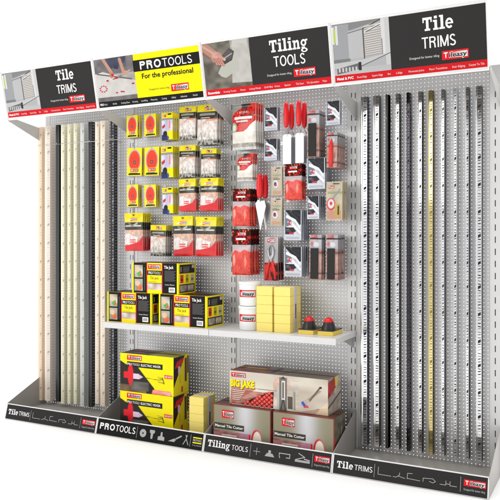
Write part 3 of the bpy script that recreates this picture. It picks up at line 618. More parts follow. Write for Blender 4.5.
# ------------------------------------------------------------------ hanging packs
def pillow(T, lo, hi, ex=.5):
    def f(a, b):
        t = (b-lo)/(hi-lo)
        if t <= 0 or t >= 1: return 0
        return T*(max(0, math.sin(math.pi*a))**ex)*(max(0, math.sin(math.pi*t))**ex)*(1+.10*math.sin(9*a+5*b)*math.sin(11*b))
    return f
def make_pack(kind, w, h, t, lab, loc, cat, group):
    """pack hanging with its top at z=0; back at y=0, front at y=-t"""
    r = thing(NAMES[kind], lab, cat, loc, group); cv = CV[kind]; U = (w,0,0); V_ = (0,0,h); o = (-w/2, 0, -h)
    if kind in ('white','redbag','spacer','rspacer'):
        hd = {'white':.82,'redbag':.93,'spacer':.95,'rspacer':.66}[kind]; T = t*.62
        m = MB(); d = pillow(T, 0.01, hd, .42); ob = (-w/2, -.002-T*.15, -h)
        m.grid(ob, U, V_, cv, FILM, d, 0, hd); 
        cb = cv[::4, ::4]*.8; m.grid((w/2, .000, -h), (-w,0,0), V_, cb[:, ::-1], FILM, pillow(t*.2, .01, hd, .5), 0, hd)
        m.build('bag', r)
        m = MB(); m.grid((-w/2-.0005,-.0045-T*.15,-h), (w+.001,0,0), V_, cv, PRINT, None, hd-.01, 1.0); zz = -h*(1-hd)-h*.01
        m.add([(w/2+.0005,-.0045-T*.15,zz),(w/2+.0005,.001,zz),(w/2+.0005,.001,0),(w/2+.0005,-.0045-T*.15,0)],[(0,1,2,3)],PRINT,tuple(cv[-3,-2])); m.add([(-w/2,.001,zz),(w/2,.001,zz),(w/2,.001,0),(-w/2,.001,0)],[(3,2,1,0)],PRINT,(.5,.5,.4))
        m.rect((0,-.0052-T*.15,0),(1,0,0),(0,0,1),-.010,-.020,.010,-.014,RUBB,(.03,.03,.03)); m.build('header_card', r)
    elif kind == 'disc':
        m = MB(); m.grid((-w*.49,-t*.72,-h*.985),(w*.98,0,0),(0,0,h*.96),cv,PRINT); m.box(-w*.49,w*.49,-t*.715,-t*.6,-h*.985,-h*.025,PRINT,lin((150,130,60)),skip='f'); m.build('printed_card', r)
        m = MB(); m.box(-w*.52,w*.53,-t*.82,-t*.1,-h*1.02,.004,CLEAR,(.42,.40,.36)); m.box(-w*.55,w*.55,-t*.1,-t*.05,-h*1.04,.022,CLEAR,(.4,.38,.35)); m.build('clear_shell', r)
        m = MB(); m.tube([(0,-t*.5,-h*.50),(0,-t*.64,-h*.50)], w*.36, SATIN, (.35,.33,.32), 24); m.build('cutting_disc', r)
    elif kind == 'drill':
        m = MB(); m.box(-w/2,w/2,-t*.5,0,-h,0,PRINT,lin((226,206,40)),skip='f'); m.grid((-w/2,-t*.5,-h),U,V_,cv,PRINT); m.build('printed_card', r)
        m = MB(); m.box(-w*.42,w*.1,-t*.85,-t*.502,-h*.98,-h*.72,CLEAR,(.10,.12,.30)); m.build('clear_shell', r)
    elif kind in ('bw','beige','circle'):
        m = MB(); m.box(-w/2,w/2,-t*.55,-t*.1,-h,0,PRINT,lin((120,124,136)) if kind=='bw' else lin((170,160,130)),skip='f'); m.grid((-w/2,-t*.55,-h),U,V_,cv,PRINT); m.build('printed_card', r)
        m = MB(); m.box(-w*.5,w*.5,-t*.9,-t*.56,-h,-h*.03,CLEAR,(.30,.31,.34)); m.build('clear_shell', r)
    elif kind in ('brush','rubber','knife','pliers'):
        m = MB(); m.box(-w/2,w/2,-t*.3,0,-h,0,PRINT,lin((140,128,128)),skip='f'); m.grid((-w/2,-t*.3,-h),U,V_,cv,PRINT); m.build('printed_card', r)
        m = MB()
        if kind == 'knife':
            m.tube([(-w*.05,-t*.45,-h*.99),(-w*.05,-t*.5,-h*.6),(-w*.04,-t*.5,-h*.30),(-w*.02,-t*.45,-h*.16)], [w*.17,w*.20,w*.15,.001], PLAS, lin((232,40,34)), 10); m.build('knife_handle', r)
        elif kind == 'pliers':
            for s in (-1,1):
                m.tube([(s*w*.34,-t*.5,-h*.97),(s*w*.26,-t*.5,-h*.75),(s*w*.08,-t*.5,-h*.56)], .0105, PLAS, lin((230,26,30)), 8)
            m.build('handle', r); m = MB()
            for s in (-1,1): m.tube([(s*w*.08,-t*.5,-h*.58),(-s*w*.14,-t*.5,-h*.42),(-s*w*.20,-t*.5,-h*.30),(-s*w*.03,-t*.5,-h*.20)], [.010,.011,.010,.004], SATIN, (.55,.57,.60), 8)
            m.tube([(0,-t*.35,-h*.46),(0,-t*.68,-h*.46)], .014, SATIN, (.4,.4,.42), 14); m.build('jaws', r)
        else:
            lo_, hi_ = (.02,.72) if kind=='brush' else (.02,.70); m.box(-w*.36,w*.24,-t*.72,-t*.31,-h*(1-lo_),-h*(1-hi_),RUBB,(.022,.022,.022)); m.build('rubber_block' , r)
        m = MB(); m.box(-w*.49,w*.49,-t*.80,-t*.31,-h*.995,-h*.03,CLEAR,(.22,.20,.20)); m.build('clear_shell', r)
    return r
NAMES = dict(disc='cutting_disc_pack', drill='drill_bit_pack', white='tile_spacer_bag', redbag='wedge_bag', spacer='spacer_bag', rspacer='red_spacer_bag', bw='blade_pack', beige='scraper_pack', circle='hole_cutter_pack', brush='grout_brush_pack', knife='knife_pack', rubber='rubber_float_pack', pliers='pliers_pack')
CATS = dict(disc='disc pack', drill='drill pack', white='spacer bag', redbag='wedge bag', spacer='spacer bag', rspacer='spacer bag', bw='blade pack', beige='scraper pack', circle='cutter pack', brush='brush pack', knife='knife pack', rubber='rubber pack', pliers='pliers pack')
PACKS = [
('disc',1.075,1.192,2.421,2.615,3,.073,'red disc pack at the top left of the PROTOOLS bay'),
('disc',1.254,1.373,2.418,2.610,3,.061,'red disc pack in the top row beside the drill packs'),
('drill',1.424,1.528,2.383,2.605,4,.092,'yellow and lilac drill pack in the top row'),
('white',1.589,1.745,2.379,2.639,2,.041,'white spacer bag next to the top drill packs'),
('white',1.756,1.946,2.328,2.639,4,.098,'largest white spacer bag at the top right'),
('disc',1.082,1.232,2.099,2.345,2,.043,'large red disc pack at the left, second row'),
('disc',1.258,1.406,2.094,2.341,2,.036,'large red disc pack, second row beside drill packs'),
('drill',1.418,1.530,2.078,2.335,4,.089,'yellow and lilac drill pack in the second row'),
('white',1.589,1.744,2.079,2.331,3,.065,'white spacer bag beside the middle drill packs'),
('white',1.792,1.930,2.074,2.294,3,.076,'small white spacer bag at the right, second row'),
('disc',1.078,1.193,1.848,2.042,3,.071,'small red disc pack at the left, third row'),
('disc',1.256,1.370,1.845,2.036,3,.074,'small red disc pack, third row beside drill packs'),
('drill',1.430,1.532,1.790,2.003,4,.080,'yellow and lilac drill pack in the lowest drill row'),
('redbag',1.584,1.741,1.811,2.065,3,.061,'small red wedge bag beside the lowest drill packs'),
('redbag',1.785,1.946,1.811,2.065,4,.095,'small red wedge bag at the right, third row'),
('redbag',1.042,1.232,1.490,1.803,5,.121,'big red wedge bag alone at the lower left'),
('white',1.310,1.463,1.450,1.702,4,.096,'white spacer bag between red bags, bottom row'),
('redbag',1.530,1.720,1.455,1.772,2,.029,'big red wedge bag in the bottom row middle'),
('redbag',1.743,1.934,1.455,1.763,5,.113,'big red wedge bag at the bottom row right'),
('spacer',2.067,2.272,2.271,2.622,4,.134,'large white bag with red diamonds at top'),
('spacer',2.115,2.249,2.029,2.242,3,.083,'small white bag with red diamonds below the large one'),
('bw',2.347,2.455,2.397,2.570,2,.057,'black and white blade pack at the top, left of trowels'),
('bw',2.347,2.455,2.174,2.335,2,.057,'black and white blade pack beneath the topmost left one'),
('rspacer',2.074,2.223,1.691,1.973,4,.129,'red spacer bag at the left above its twin'),
('rspacer',2.065,2.226,1.317,1.667,4,.150,'red spacer bag at the left above the white tubs'),
('beige',2.406,2.495,1.912,2.123,2,.027,'upper beige scraper pack right of the pointed trowels'),
('beige',2.404,2.498,1.689,1.894,2,.028,'lower beige scraper pack right of the pointed trowels'),
('pliers',2.346,2.459,1.284,1.607,3,.097,'pack of red handled tile pliers'),
('brush',2.691,2.784,2.183,2.522,4,.126,'pack with long black block beside the red handled trowels'),
('bw',2.841,2.947,2.404,2.574,2,.036,'black and white blade pack at the top right'),
('knife',2.842,2.923,2.103,2.351,5,.170,'pack holding a red knife handle'),
('rspacer',2.513,2.650,1.879,2.142,3,.076,'red spacer bag hanging under the long trowels'),
('bw',2.691,2.830,1.953,2.176,4,.132,'large blade pack under the black brush pack'),
('bw',2.691,2.787,1.738,1.904,4,.118,'small blade pack left of the hole cutter packs'),
('circle',2.841,2.962,1.726,2.001,4,.110,'beige hole cutter pack with a round red cutter'),
('bw',2.510,2.648,1.583,1.805,4,.141,'large blade pack below the middle red spacer bags'),
('bw',2.508,2.650,1.317,1.535,4,.140,'large blade pack right of the tile pliers'),
('rubber',2.710,2.804,1.299,1.623,3,.083,'black rubber float pack on the left hook'),
('rubber',2.839,2.929,1.300,1.623,5,.140,'black rubber float pack on the right hook')]
ORD = ['front','second','third','fourth','fifth']
for kind,x0,x1,zb,zt,n,dep,desc in PACKS:
    th = (dep+.012)/n; yf = -.22; cx = (x0+x1)/2; bay = 1 if cx < 2 else 2; src = None
    grp = 'stack of: '+desc
    for j in range(n):
        y = yf+th*(j+1); lab = '%s of %d: %s' % (ORD[j], n, desc); loc = (cx+random.uniform(-.0015,.0015), y, zt+random.uniform(-.002,.001)); rot = (0, R(random.uniform(-1.2,1.2)), R(random.uniform(-2.0,2.0)))
        if src is None: src = make_pack(kind, x1-x0, zt-zb, th, lab, loc, CATS[kind], CATS[kind]+'s hanging on pegs'); src.rotation_euler = rot
        else: dup(src, loc, lab, rot)
    hook(bay, cx-bay, zt-.013, .232)

# trowels ----------------------------------------------------------
REDP = lin((224,24,32))
def handle(m, x, y, z0, z1, r):
    h = z1-z0; m.tube([(x,y,z1),(x,y,z1-.006),(x,y,z1-h*.12),(x,y,z1-h*.45),(x,y,z1-h*.85),(x,y,z1-h*.97),(x,y,z0)], [r*.4,r*.72,r*.8,r*1.05,r*.95,r*.7,r*.45], PLAS, REDP, 14)
def trowel(x, y, zt, label, name, kind):
    t = thing(name, label, 'trowel', (x, y, zt), 'red handled trowels')
    if kind == 'margin':
        m = MB(); handle(m, 0, 0, -.185, 0, .0205); m.build('handle', t)
        m = MB(); m.tube([(0,0,-.18),(0,0,-.205),(.012,.012,-.225),(0,.014,-.25)], .0038, SATIN, (.6,.6,.6)); m.build('neck', t)
        m = MB(); P = [(-.033,-.452),(.033,-.452),(.033,-.245),(.020,-.236),(-.020,-.236),(-.033,-.245)]
        m.add([(a,.013,b) for a,b in P]+[(a,.015,b) for a,b in P], [tuple(range(6)), tuple(range(11,5,-1))]+[(i,i+6,(i+1)%6+6,(i+1)%6) for i in range(6)], SATIN, (.60,.61,.63)); m.build('blade', t)
    else:
        m = MB(); handle(m, 0, 0, -.178, 0, .024); m.build('handle', t)
        m = MB(); m.tube([(0,0,-.172),(0,0,-.185),(0,.012,-.205)], .0045, SATIN, (.6,.6,.6)); m.build('neck', t)
        m = MB(); P = [(0,-.425),(.046,-.24),(.034,-.205),(-.02,-.192),(-.042,-.22)]
        m.add([(a,.013,b) for a,b in P]+[(a,.015,b) for a,b in P], [tuple(range(5)), tuple(range(9,4,-1))]+[(i,i+5,(i+1)%5+5,(i+1)%5) for i in range(5)], SATIN, (.60,.61,.63)); m.build('blade', t)
trowel(2.527,-.205,2.597,'front narrow trowel with red handle on the left peg','margin_trowel','margin'); trowel(2.545,-.150,2.593,'rear narrow trowel with red handle on the left peg','margin_trowel','margin')
trowel(2.628,-.205,2.600,'front narrow trowel with red handle on the right peg','margin_trowel','margin'); trowel(2.648,-.150,2.594,'rear narrow trowel with red handle on the right peg','margin_trowel','margin')
trowel(2.308,-.205,2.078,'front pointed trowel with red handle beside small spacer bags','pointed_trowel','p'); trowel(2.327,-.150,2.076,'rear pointed trowel with red handle, partly hidden','pointed_trowel','p')
for x, z in ((2.536,2.575),(2.637,2.577),(2.318,2.058)): hook(2, x-2, z, .215)

# ------------------------------------------------------------------ cartons
def carton(name, label, cat, w, d, h, loc, front, side, top, group, decor=None, rz=0, col=(.3,.3,.3), flaps=True):
    r = thing(name, label, cat, loc, group, (0,0,rz)); m = MB()
    m.box(-w/2,w/2,0,d,0,h,CARD,col,skip='ftr')
    bul = lambda a,b: .0012*math.sin(math.pi*a)*math.sin(math.pi*b)
    m.grid((-w/2,0,0),(w,0,0),(0,0,h),front,CARD,bul); m.grid((w/2,0,0),(0,d,0),(0,0,h),side,CARD,bul); m.grid((-w/2,0,h),(w,0,0),(0,d,0),top,CARD)
    if decor: decor(m, w, d, h)
    m.build('carton', r)
    f = MB(); f.box(-w/2+.001,w/2-.001,d*.5,d*.5+.018,h+.0004,h+.0009,PRINT,tuple(v*.9 for v in top[-2,4])); f.build('tape', r)
    return r
# tile jack boxes
def jk_front():
    c = Canvas(110, 60, (20,18,16)); c.rect(0,0,.035,1,YEL); c.rect(0,0,1,.012,YEL); c.rect(.97,0,1,1,YEL)
    for b0, sd in ((.52,1),(.07,2)):
        c.rect(.055,b0,.235,b0+.40,(186,190,170)); c.noise(9,sd,(.055,b0,.235,b0+.40),((110,110,84),(226,220,206)),.9); c.ell(.16,b0+.12,.05,.10,(214,120,70) if sd==2 else (90,170,90)); c.ell(.12,b0+.25,.05,.09,(226,190,166)); c.ell(.19,b0+.09,.025,.05,(230,90,60))
    c.rect(.27,.1,.28,.86,(120,120,112),.8); c.rect(.315,.0,.665,1,(214,30,36)); c.rect(.332,.0,.65,1,YEL); c.rect(.332,.60,.65,.76,(18,16,16))
    c.rect(.332,.125,.65,.33,(196,170,160)); c.noise(12,7,(.332,.125,.65,.33),((150,120,116),(244,236,230)),.8); c.rect(.332,.33,.65,.345,(60,50,40)); c.bars(.35,.36,.62,.42,1,(200,180,20)); return c.a
def jk_side():
    c = Canvas(56, 56, (26,24,20)); c.rect(0,0,.06,1,YEL); c.rect(0,0,1,.05,YEL); c.rect(0,.95,1,1,YEL); c.rect(.94,0,1,1,YEL); c.rect(.06,.32,1,.66,YEL)
    c.rect(.12,.72,.18,.88,(150,150,140)); c.bars(.26,.70,.7,.9,5,(110,108,100),3); c.rect(.78,.82,.92,.94,(200,200,200))
    for k,a in enumerate((.10,.40,.70)): c.rect(a,.35,a+.18,.63,((200,50,50),(170,170,40),(190,186,170))[k]); c.rect(a+.02,.42,a+.16,.50,(40,36,30),.7)
    for a in (.1,.52): c.rect(a,.09,a+.36,.28,(176,166,150)); c.noise(10,3,(a,.09,a+.36,.28),((110,90,70),(220,214,200)),.8)
    return c.a
def jk_top():
    c = Canvas(60, 30, (44,26,18)); c.rect(.3,0,.66,1,(110,60,20)); c.rect(.36,.2,.6,.6,(60,20,20)); c.rect(0,0,1,.04,YEL); return c.a
def jk_decor(m, w, d, h):
    U=(1,0,0); V=(0,0,1); o=Vector((-w/2,-.0020,0)); n=Vector((0,-1,0))
    logo(m, o, U, V, w*.355, h*.80, w*.27, h*.155, n, .0004)
    m.text(o,U,V,'PRO',w*.36,h*.635,h*.085,PRINT,WHT,width=w*.10,bold=.012); m.text(o,U,V,'TOOLS',w*.468,h*.635,h*.085,PRINT,WHT,width=w*.155)
    m.text(o,U,V,'Tile Jack',w*.49,h*.465,h*.09,PRINT,(.03,.03,.02),width=w*.19,align='c'); m.text(o,U,V,'Tile Jack',w*.80,h*.82,h*.095,PRINT,WHT,width=w*.20,align='c',bold=.02)
    for i in range(11): m.rect(o,U,V,w*.71,h*(.74-.032*i),w*(.95-.02*(i%3)),h*(.752-.032*i),PRINT,(.16,.16,.16))
    m.text(o,U,V,'Contains 100 pieces',w*.82,h*.285,h*.04,PRINT,WHT,width=w*.20,align='c')
    m.rect(o,U,V,w*.80,h*.06,w*.93,h*.22,PRINT,WHT)
    for i in range(9): m.rect(o+n*.0004,U,V,w*(.815+.011*i),h*.10,w*(.819+.011*i+.002*(i%2)),h*.19,PRINT,(.02,.02,.02))
jf, js, jt = jk_front(), jk_side(), jk_top(); G='black and yellow tile jack cartons'
carton('tile_jack_carton','black and yellow tile jack carton at shelf left end, lower row','carton',.438,.25,.240,(1.222,-.370,.920),jf,js,jt,G,jk_decor,R(.3),lin((40,36,20)))
carton('tile_jack_carton','black and yellow tile jack carton in lower row, right one','carton',.438,.25,.240,(1.728,-.370,.920),jf,js,jt,G,jk_decor,R(-.4),lin((40,36,20)))
carton('tile_jack_carton','black and yellow tile jack carton resting on top of two others','carton',.438,.25,.240,(1.470,-.366,1.162),jf,js,jt,G,jk_decor,R(.2),lin((40,36,20)))
# mixer boxes
def mx_front():
    c = Canvas(110, 66, (246,232,16)); c.poly([(0,0),(0,.80),(.13,.70),(.32,.70),(.60,.24),(.72,0)],(46,42,38)); c.poly([(.13,.70),(.98,.70),(.98,.72),(.13,.82)],YEL); c.rect(.13,.66,.80,.79,(30,28,28)); c.noise(9,3,(0,0,.5,.18),((40,30,26),(190,150,110)),.55)
    c.ell(.20,.44,.055,.28,(226,36,48)); c.rect(.07,.34,.2,.52,(226,36,48)); c.rect(.25,.34,.36,.48,(226,204,226)); c.poly([(.36,.34),(.44,.41),(.36,.48)],(214,190,216)); c.rect(.24,.06,.52,.27,(90,88,84)); c.noise(10,6,(.22,.05,.55,.28),((50,48,46),(130,128,120)),.6)
    c.line(.44,.41,.72,.38,.012,(60,56,30)); 
    for k in range(3): c.line(.72,.36+.05*k,.80,.40+.02*k,.012,(70,66,40)); c.line(.80,.44,.83,.30,.014,(70,66,40)); c.line(.73,.33,.82,.31,.012,(70,66,40))
    c.rect(.83,.44,.99,.53,(232,50,50)); c.poly([(.60,0),(.97,0),(.95,.11),(.62,.12)],(232,110,110)); c.noise(12,9,(.62,0,.95,.1),((226,60,70),(250,220,200)),.6); return c.a
def mx_side():
    c = Canvas(44, 60, (230,212,20)); c.poly([(0,.2),(0,1),(.75,1)],(40,34,30)); c.poly([(.08,.7),(.2,.86),(.7,.94),(.6,.8),(.3,.72)],(206,40,44)); c.rect(.3,.55,.42,.74,(220,180,200)); c.rect(.74,.3,.88,.9,(70,66,40)); c.rect(.5,.05,.62,.2,(206,60,50)); c.rect(.9,.5,1,.95,(120,60,40)); c.rect(.4,.3,.44,.5,(90,80,30)); return c.a
def mx_top():
    c = Canvas(60, 30, (90,84,24)); c.poly([(0,0),(.55,0),(.25,1),(0,1)],(34,28,24)); c.ell(.25,.5,.14,.25,(150,30,34)); c.rect(.55,0,1,1,(170,156,26)); c.line(.5,.9,1,.5,.04,(60,56,20)); return c.a
def mx_decor(m, w, d, h):
    U=(1,0,0); V=(0,0,1); o=Vector((-w/2,-.0020,0)); n=Vector((0,-1,0))
    logo(m, o, U, V, w*.135, h*.835, w*.28, h*.125, n, .0004)
    m.text(o,U,V,'PRO',w*.145,h*.695,h*.062,PRINT,WHT,width=w*.085,bold=.012); m.text(o,U,V,'TOOLS',w*.24,h*.695,h*.062,PRINT,WHT,width=w*.135); m.text(o,U,V,'ELECTRIC MIXER',w*.40,h*.695,h*.058,PRINT,WHT,width=w*.37,bold=.015)
    m.text(o,U,V,'1400 WATTS',w*.91,h*.462,h*.045,PRINT,WHT,width=w*.14,align='c',bold=.02)
mf, ms, mt_ = mx_front(), mx_side(), mx_top(); G='yellow electric mixer cartons'
carton('mixer_carton','yellow and black electric mixer carton, lower of two','carton',.510,.215,.300,(1.400,-.385,.0755),mf,ms,mt_,G,mx_decor,0,lin((60,54,20)))
carton('mixer_carton','yellow and black electric mixer carton, upper of two','carton',.510,.215,.300,(1.401,-.384,.3775),mf,ms,mt_,G,mx_decor,R(.3),lin((60,54,20)))
# tile cutter boxes
def tc_front():
    c = Canvas(110, 70, (126,124,106)); c.a[:] = np.array(lin((146,140,116)))*(1-np.exp(-((c.U-.56)/.17)**2))[...,None]+np.array(lin((206,206,210)))*np.exp(-((c.U-.56)/.17)**2)[...,None]  # soft silver highlight painted into the front colours
    c.rect(0,0,.012,1,(150,90,80)); c.rect(.985,0,1,1,(150,40,50)); c.rect(0,.985,1,1,(120,60,50)); c.rect(.01,.40,.55,.55,(64,60,48)); c.rect(.0,.0,.66,.36,(130,86,84)); c.noise(14,4,(0,0,.66,.36),((70,44,40),(230,160,160)),.75); c.poly([(.36,.0),(.66,.0),(.66,.34),(.5,.36)],(206,150,176),.7); c.rect(.63,.02,.66,.36,(216,30,50))
    c.rect(.15,.24,.42,.28,(240,230,226),.8); c.ell(.76,.20,.095,.29,(216,34,60)); c.ell(.77,.19,.075,.26,(244,236,220)); c.ell(.77,.08,.07,.12,(200,190,200)); c.line(.66,.02,.95,.04,.03,(200,40,60)); return c.a
def tc_side():
    c = Canvas(44, 66, (96,92,76)); c.poly([(0,0),(.5,0),(0,.6)],(190,50,60)); c.line(.55,.05,.65,.7,.06,(190,186,186)); c.rect(.3,.75,.9,.85,(70,66,56)); c.noise(8,2,None,((60,56,46),(150,140,120)),.4); c.ell(.5,.3,.2,.18,(200,170,170),.6); return c.a
def tc_top():
    c = Canvas(60, 24, (70,64,52)); c.noise(9,3,None,((40,34,28),(130,60,50)),.6); c.rect(0,0,1,.08,(150,60,50)); return c.a
def tc_decor(m, w, d, h):
    U=(1,0,0); V=(0,0,1); o=Vector((-w/2,-.0020,0)); n=Vector((0,-1,0))
    logo(m, o, U, V, w*.155, h*.68, w*.21, h*.19, n, .0004); m.text(o,U,V,'Manual Tile Cutter',w*.03,h*.445,h*.062,PRINT,WHT,width=w*.50,bold=.02)
def bg_front():
    c = Canvas(260, 110, (222,214,200)); c.a = c.a*(.88+.2*np.exp(-((c.U-.3)/.15)**2-((c.V-.5)/.2)**2))[...,None]  # soft bright spot is a glare multiplied into the colour
    c.poly([(.02,.44),(.02,.02),(.44,.02),(.46,.5),(.36,.44),(.1,.46)],(160,84,74)); c.noise(22,4,(.02,.04,.36,.44),((84,44,40),(232,176,160)),.65); c.poly([(.12,.02),(.46,.02),(.47,.50),(.40,.44),(.24,.22)],(30,22,20))
    for i in range(9):
        for j in range(9):
            a = .17+i*.050+(j%2)*.025; b = .05+j*.066
            if a > .45 or b > .02+1.5*(a-.12): continue
            c.poly([(a,b-.055),(a+.021,b),(a,b+.055),(a-.021,b)],(226,62,56)); c.poly([(a-.004,b-.03),(a+.011,b),(a,b+.04),(a-.012,b)],(246,126,110),.6)
    c.ell(.55,.72,.09,.24,(226,130,96),.55); c.noise(5,11,(.46,.0,1,1),((150,120,96),(255,250,236)),.42); c.noise(30,12,(.5,.0,.72,.9),((60,50,44),(250,246,240)),.18); c.rect(.50,.0,.525,.66,(190,190,186)); c.rect(.525,.0,.60,.94,(120,116,112)); c.poly([(.535,.9),(.5625,.98),(.59,.9)],(70,66,62)); c.rect(.545,.3,.58,.85,(226,222,218)); c.rect(.555,.34,.570,.8,(90,84,80)); c.line(.54,.02,.56,.3,.01,(60,56,54)); c.line(.585,.02,.565,.3,.01,(60,56,54)); c.rect(.61,.06,.66,.42,(96,88,76)); c.rect(.665,.04,.685,.56,(150,146,140)); c.ell(.64,.62,.03,.05,(180,180,176))
    c.poly([(0,0),(.02,0),(.30,.55),(.02,.52)],(170,96,80),.7); c.poly([(.70,0),(1,0),(1,.22),(.84,.10)],(176,112,86),.55)
    c.rect(.30,.52,.50,.545,(150,148,142)); c.line(.78,.30,.92,.66,.035,(176,150,130)); c.line(.82,.34,.93,.78,.02,(110,100,94)); c.line(.76,.22,.80,.36,.05,(190,176,168)); c.poly([(.74,.28),(.77,.16),(.79,.22),(.76,.34)],(70,90,190)); c.poly([(.76,.14),(.82,.16),(.80,.24)],(226,70,60)); c.ell(.93,.76,.014,.03,(80,30,40)); c.line(.88,.12,.91,.16,.01,(120,110,104)); c.poly([(.88,0),(1,0),(1,.4)],(236,214,176),.6); return c.a
def bg_side():
    c = Canvas(44, 50, (176,164,152)); c.noise(7,2,None,((120,104,96),(226,214,200)),.6); c.poly([(0,.45),(0,.9),(.5,1),(.6,.7)],(170,40,44)); c.noise(14,3,(0,.5,.5,.95),((50,24,22),(226,70,64)),.5); c.rect(.55,.72,.72,.98,(226,206,40)); c.line(0,.2,1,.5,.06,(70,64,60)); return c.a
def bg_top():
    c = Canvas(80, 26, (120,112,98)); c.rect(0,0,.3,1,(110,40,30)); c.noise(14,3,(0,0,.4,.7),((60,26,22),(190,70,50)),.7); c.rect(.08,.45,.3,.7,(196,180,40)); c.rect(.38,.2,.44,.95,(40,36,34)); c.line(.5,.1,.6,.9,.03,(60,54,50)); c.line(.7,.2,1,.4,.03,(110,60,50)); return c.a
def bg_decor(m, w, d, h):
    U=(1,0,0); V=(0,0,1); o=Vector((-w/2,-.0020,0)); n=Vector((0,-1,0))
    logo(m, o, U, V, w*.02, h*.82, w*.155, h*.125, n, .0004)
    m.text(o,U,V,'BIG JAKE',w*.017,h*.525,h*.19,PRINT,lin((150,60,40)),width=w*.255,bold=.055)
    m.text(o+n*.0003,U,V,'BIG JAKE',w*.012,h*.54,h*.19,PRINT,lin((252,236,20)),width=w*.255,bold=.045)
    for i in range(6): m.rect(o,U,V,w*.03,h*(.42-.055*i),w*(.17-.012*i),h*(.44-.055*i),PRINT,(.75,.7,.66))
cf, cs_, ct = tc_front(), tc_side(), tc_top(); G='olive tile cutter cartons'
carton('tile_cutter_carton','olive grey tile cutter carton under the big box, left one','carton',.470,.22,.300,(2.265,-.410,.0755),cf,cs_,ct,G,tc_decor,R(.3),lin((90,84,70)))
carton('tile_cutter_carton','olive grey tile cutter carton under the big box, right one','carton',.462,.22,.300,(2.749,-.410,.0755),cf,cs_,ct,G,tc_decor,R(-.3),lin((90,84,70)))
carton('large_cutter_carton','long pale carton with yellow BIG JAKE lettering on two cartons','carton',.775,.25,.247,(2.530,-.368,.3765),bg_front(),bg_side(),bg_top(),None,bg_decor,0,lin((150,140,120)))

# ------------------------------------------------------------------ sponge stacks
SY = (.97,.80,.22)
def sponge_stack(x, y, z, w, d, hs, label, n=5):
    t = thing('sponge_pack', label, 'sponge pack', (x, y, z), 'banded stacks of yellow sponges')
    for i in range(n):
        m = MB(); b = .0022; z0 = i*hs+.0003; z1 = (i+1)*hs-.0006; ww = w/2-random.uniform(0,.0012); y0 = random.uniform(0,.0015)
        loops = [(ww-b, y0+b, z0), (ww, y0, z0+b), (ww, y0, z1-b), (ww-b, y0+b, z1)]; vs = []
        for (a, yy, zz) in loops: vs += [(-a,yy,zz),(a,yy,zz),(a,d-yy,zz),(-a,d-yy,zz)]
        f = [(3,2,1,0),(12,13,14,15)]+[(4*k+q,4*k+(q+1)%4,4*k+4+(q+1)%4,4*k+4+q) for k in range(3) for q in range(4)]
        m.add(vs, f, FOAM, SY); m.build('sponge', t)
    m = MB(); a = w/2+.0012; H = n*hs+.001; m.box(-a,a,d*.40,d*.62,.0005,H,PRINT,lin((206,202,222))); 
    m.rect((a+.0006,0,0),(0,1,0),(0,0,1),d*.47,H*.30,d*.55,H*.62,PRINT,lin((70,40,70))); m.rect((a+.0009,0,0),(0,1,0),(0,0,1),d*.485,H*.32,d*.535,H*.38,PRINT,lin((210,40,60)))
    m.build('paper_band', t)
sponge_stack(2.4105,-.332,.920,.127,.19,.0655,'yellow sponge stack on the shelf, next to the white tubs')
sponge_stack(2.552,-.332,.920,.127,.19,.0655,'yellow sponge stack on the shelf, next to the black floats')
sponge_stack(1.857,-.375,.0755,.127,.18,.0635,'yellow sponge stack at the bottom beside the mixer cartons')

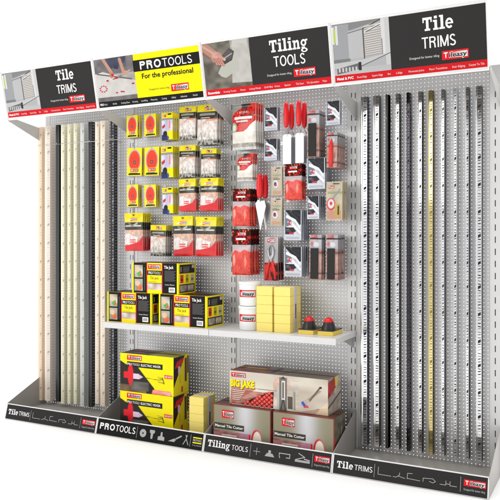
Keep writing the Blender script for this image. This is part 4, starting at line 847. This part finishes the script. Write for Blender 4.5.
# ------------------------------------------------------------------ tubs
def tub(z, label, top):
    t = thing('plastic_tub', label, 'tub', (2.262,-.272,z), 'white tubs stacked in twos'); H = .178; Wc=(.85,.85,.85)
    m = MB(); m.lathe((0,0,0), [(0,0.001),(.076,0.001),(.078,.004),(.083,H-.022)], PLAS, Wc, 40); m.build('body', t)
    m = MB(); m.lathe((0,0,0), [(.083,H-.022),(.0865,H-.021),(.0865,H-.004),(.084,H-.001),(.072,H-.001),(.070,H-.005),(0,H-.005)], PLAS, Wc, 40); m.build('lid', t)
    m = MB(); n = 14
    def arc(r0, r1, a0, a1, z0, z1, col, e):
        vs = []
        for i in range(n+1):
            a = a0+(a1-a0)*i/n; 
            for zz, rr in ((z0, .0785+(.0045)*z0/(H-.022)), (z1, .0785+.0045*z1/(H-.022))): vs.append(((rr+e)*math.sin(a), -(rr+e)*math.cos(a), zz))
        m.add(vs, [(2*i,2*i+2,2*i+3,2*i+1) for i in range(n)], PRINT, col)
    a0, a1 = R(-42), R(58); arc(0,0,a0,a1,.066,.118,lin((214,36,40)),.0007); arc(0,0,a0+(a1-a0)*.25,a0+(a1-a0)*.96,.073,.111,lin((206,206,206)),.0011)
    vs, fs = text_geo('ileasy', .03); xs = [p[0] for p in vs]; x0, x1 = min(xs), max(xs)
    P = []
    for p in vs:
        a = a0+(a1-a0)*(.28+.64*(p[0]-x0)/(x1-x0)); P.append((.0825*math.sin(a), -.0825*math.cos(a), .079+p[1]*.026/_H))
    m.add(P, fs, PRINT, (.02,.02,.02)); vs, fs = text_geo('T', .03); x0 = min(p[0] for p in vs)
    P = []
    for p in vs:
        a = a0+(a1-a0)*(.03+.30*(p[0]-x0)/.6); P.append((.0822*math.sin(a), -.0822*math.cos(a), .077+p[1]*.030/_H))
    m.add(P, fs, PRINT, WHT); m.build('label', t)
tub(.9205,'lower white plastic tub with red label on the shelf',False); tub(1.0995,'upper white plastic tub standing on another tub',True)

# ------------------------------------------------------------------ grout floats
def gfloat(x, label):
    t = thing('grout_float', label, 'grout float', (x, -.325, .920), 'yellow grout floats side by side')
    m = MB(); m.box(-.056,.056,0,.19,.0006,.030,FOAM,(.90,.66,.12)); m.build('foam_pad', t)
    m = MB(); m.box(-.057,.057,-.001,.191,.0305,.037,PLAS,(.02,.02,.02)); m.build('backing_plate', t)
    m = MB(); m.lathe((-.003,.075,.037), [(.050,0),(.047,.012),(.040,.035),(.034,.052)], PLAS, (.025,.025,.025), 24, 1, 1.25); m.build('handle', t)
    m = MB(); m.lathe((-.003,.075,.0892), [(.034,0),(.030,.012),(.022,.024),(.010,.031),(0,.033)], PLAS, REDP, 24, 1, 1.25); m.build('handle_grip', t)
gfloat(2.733,'yellow float with black and red handle, beside the sponges'); gfloat(2.880,'yellow float with black and red handle, at shelf end')
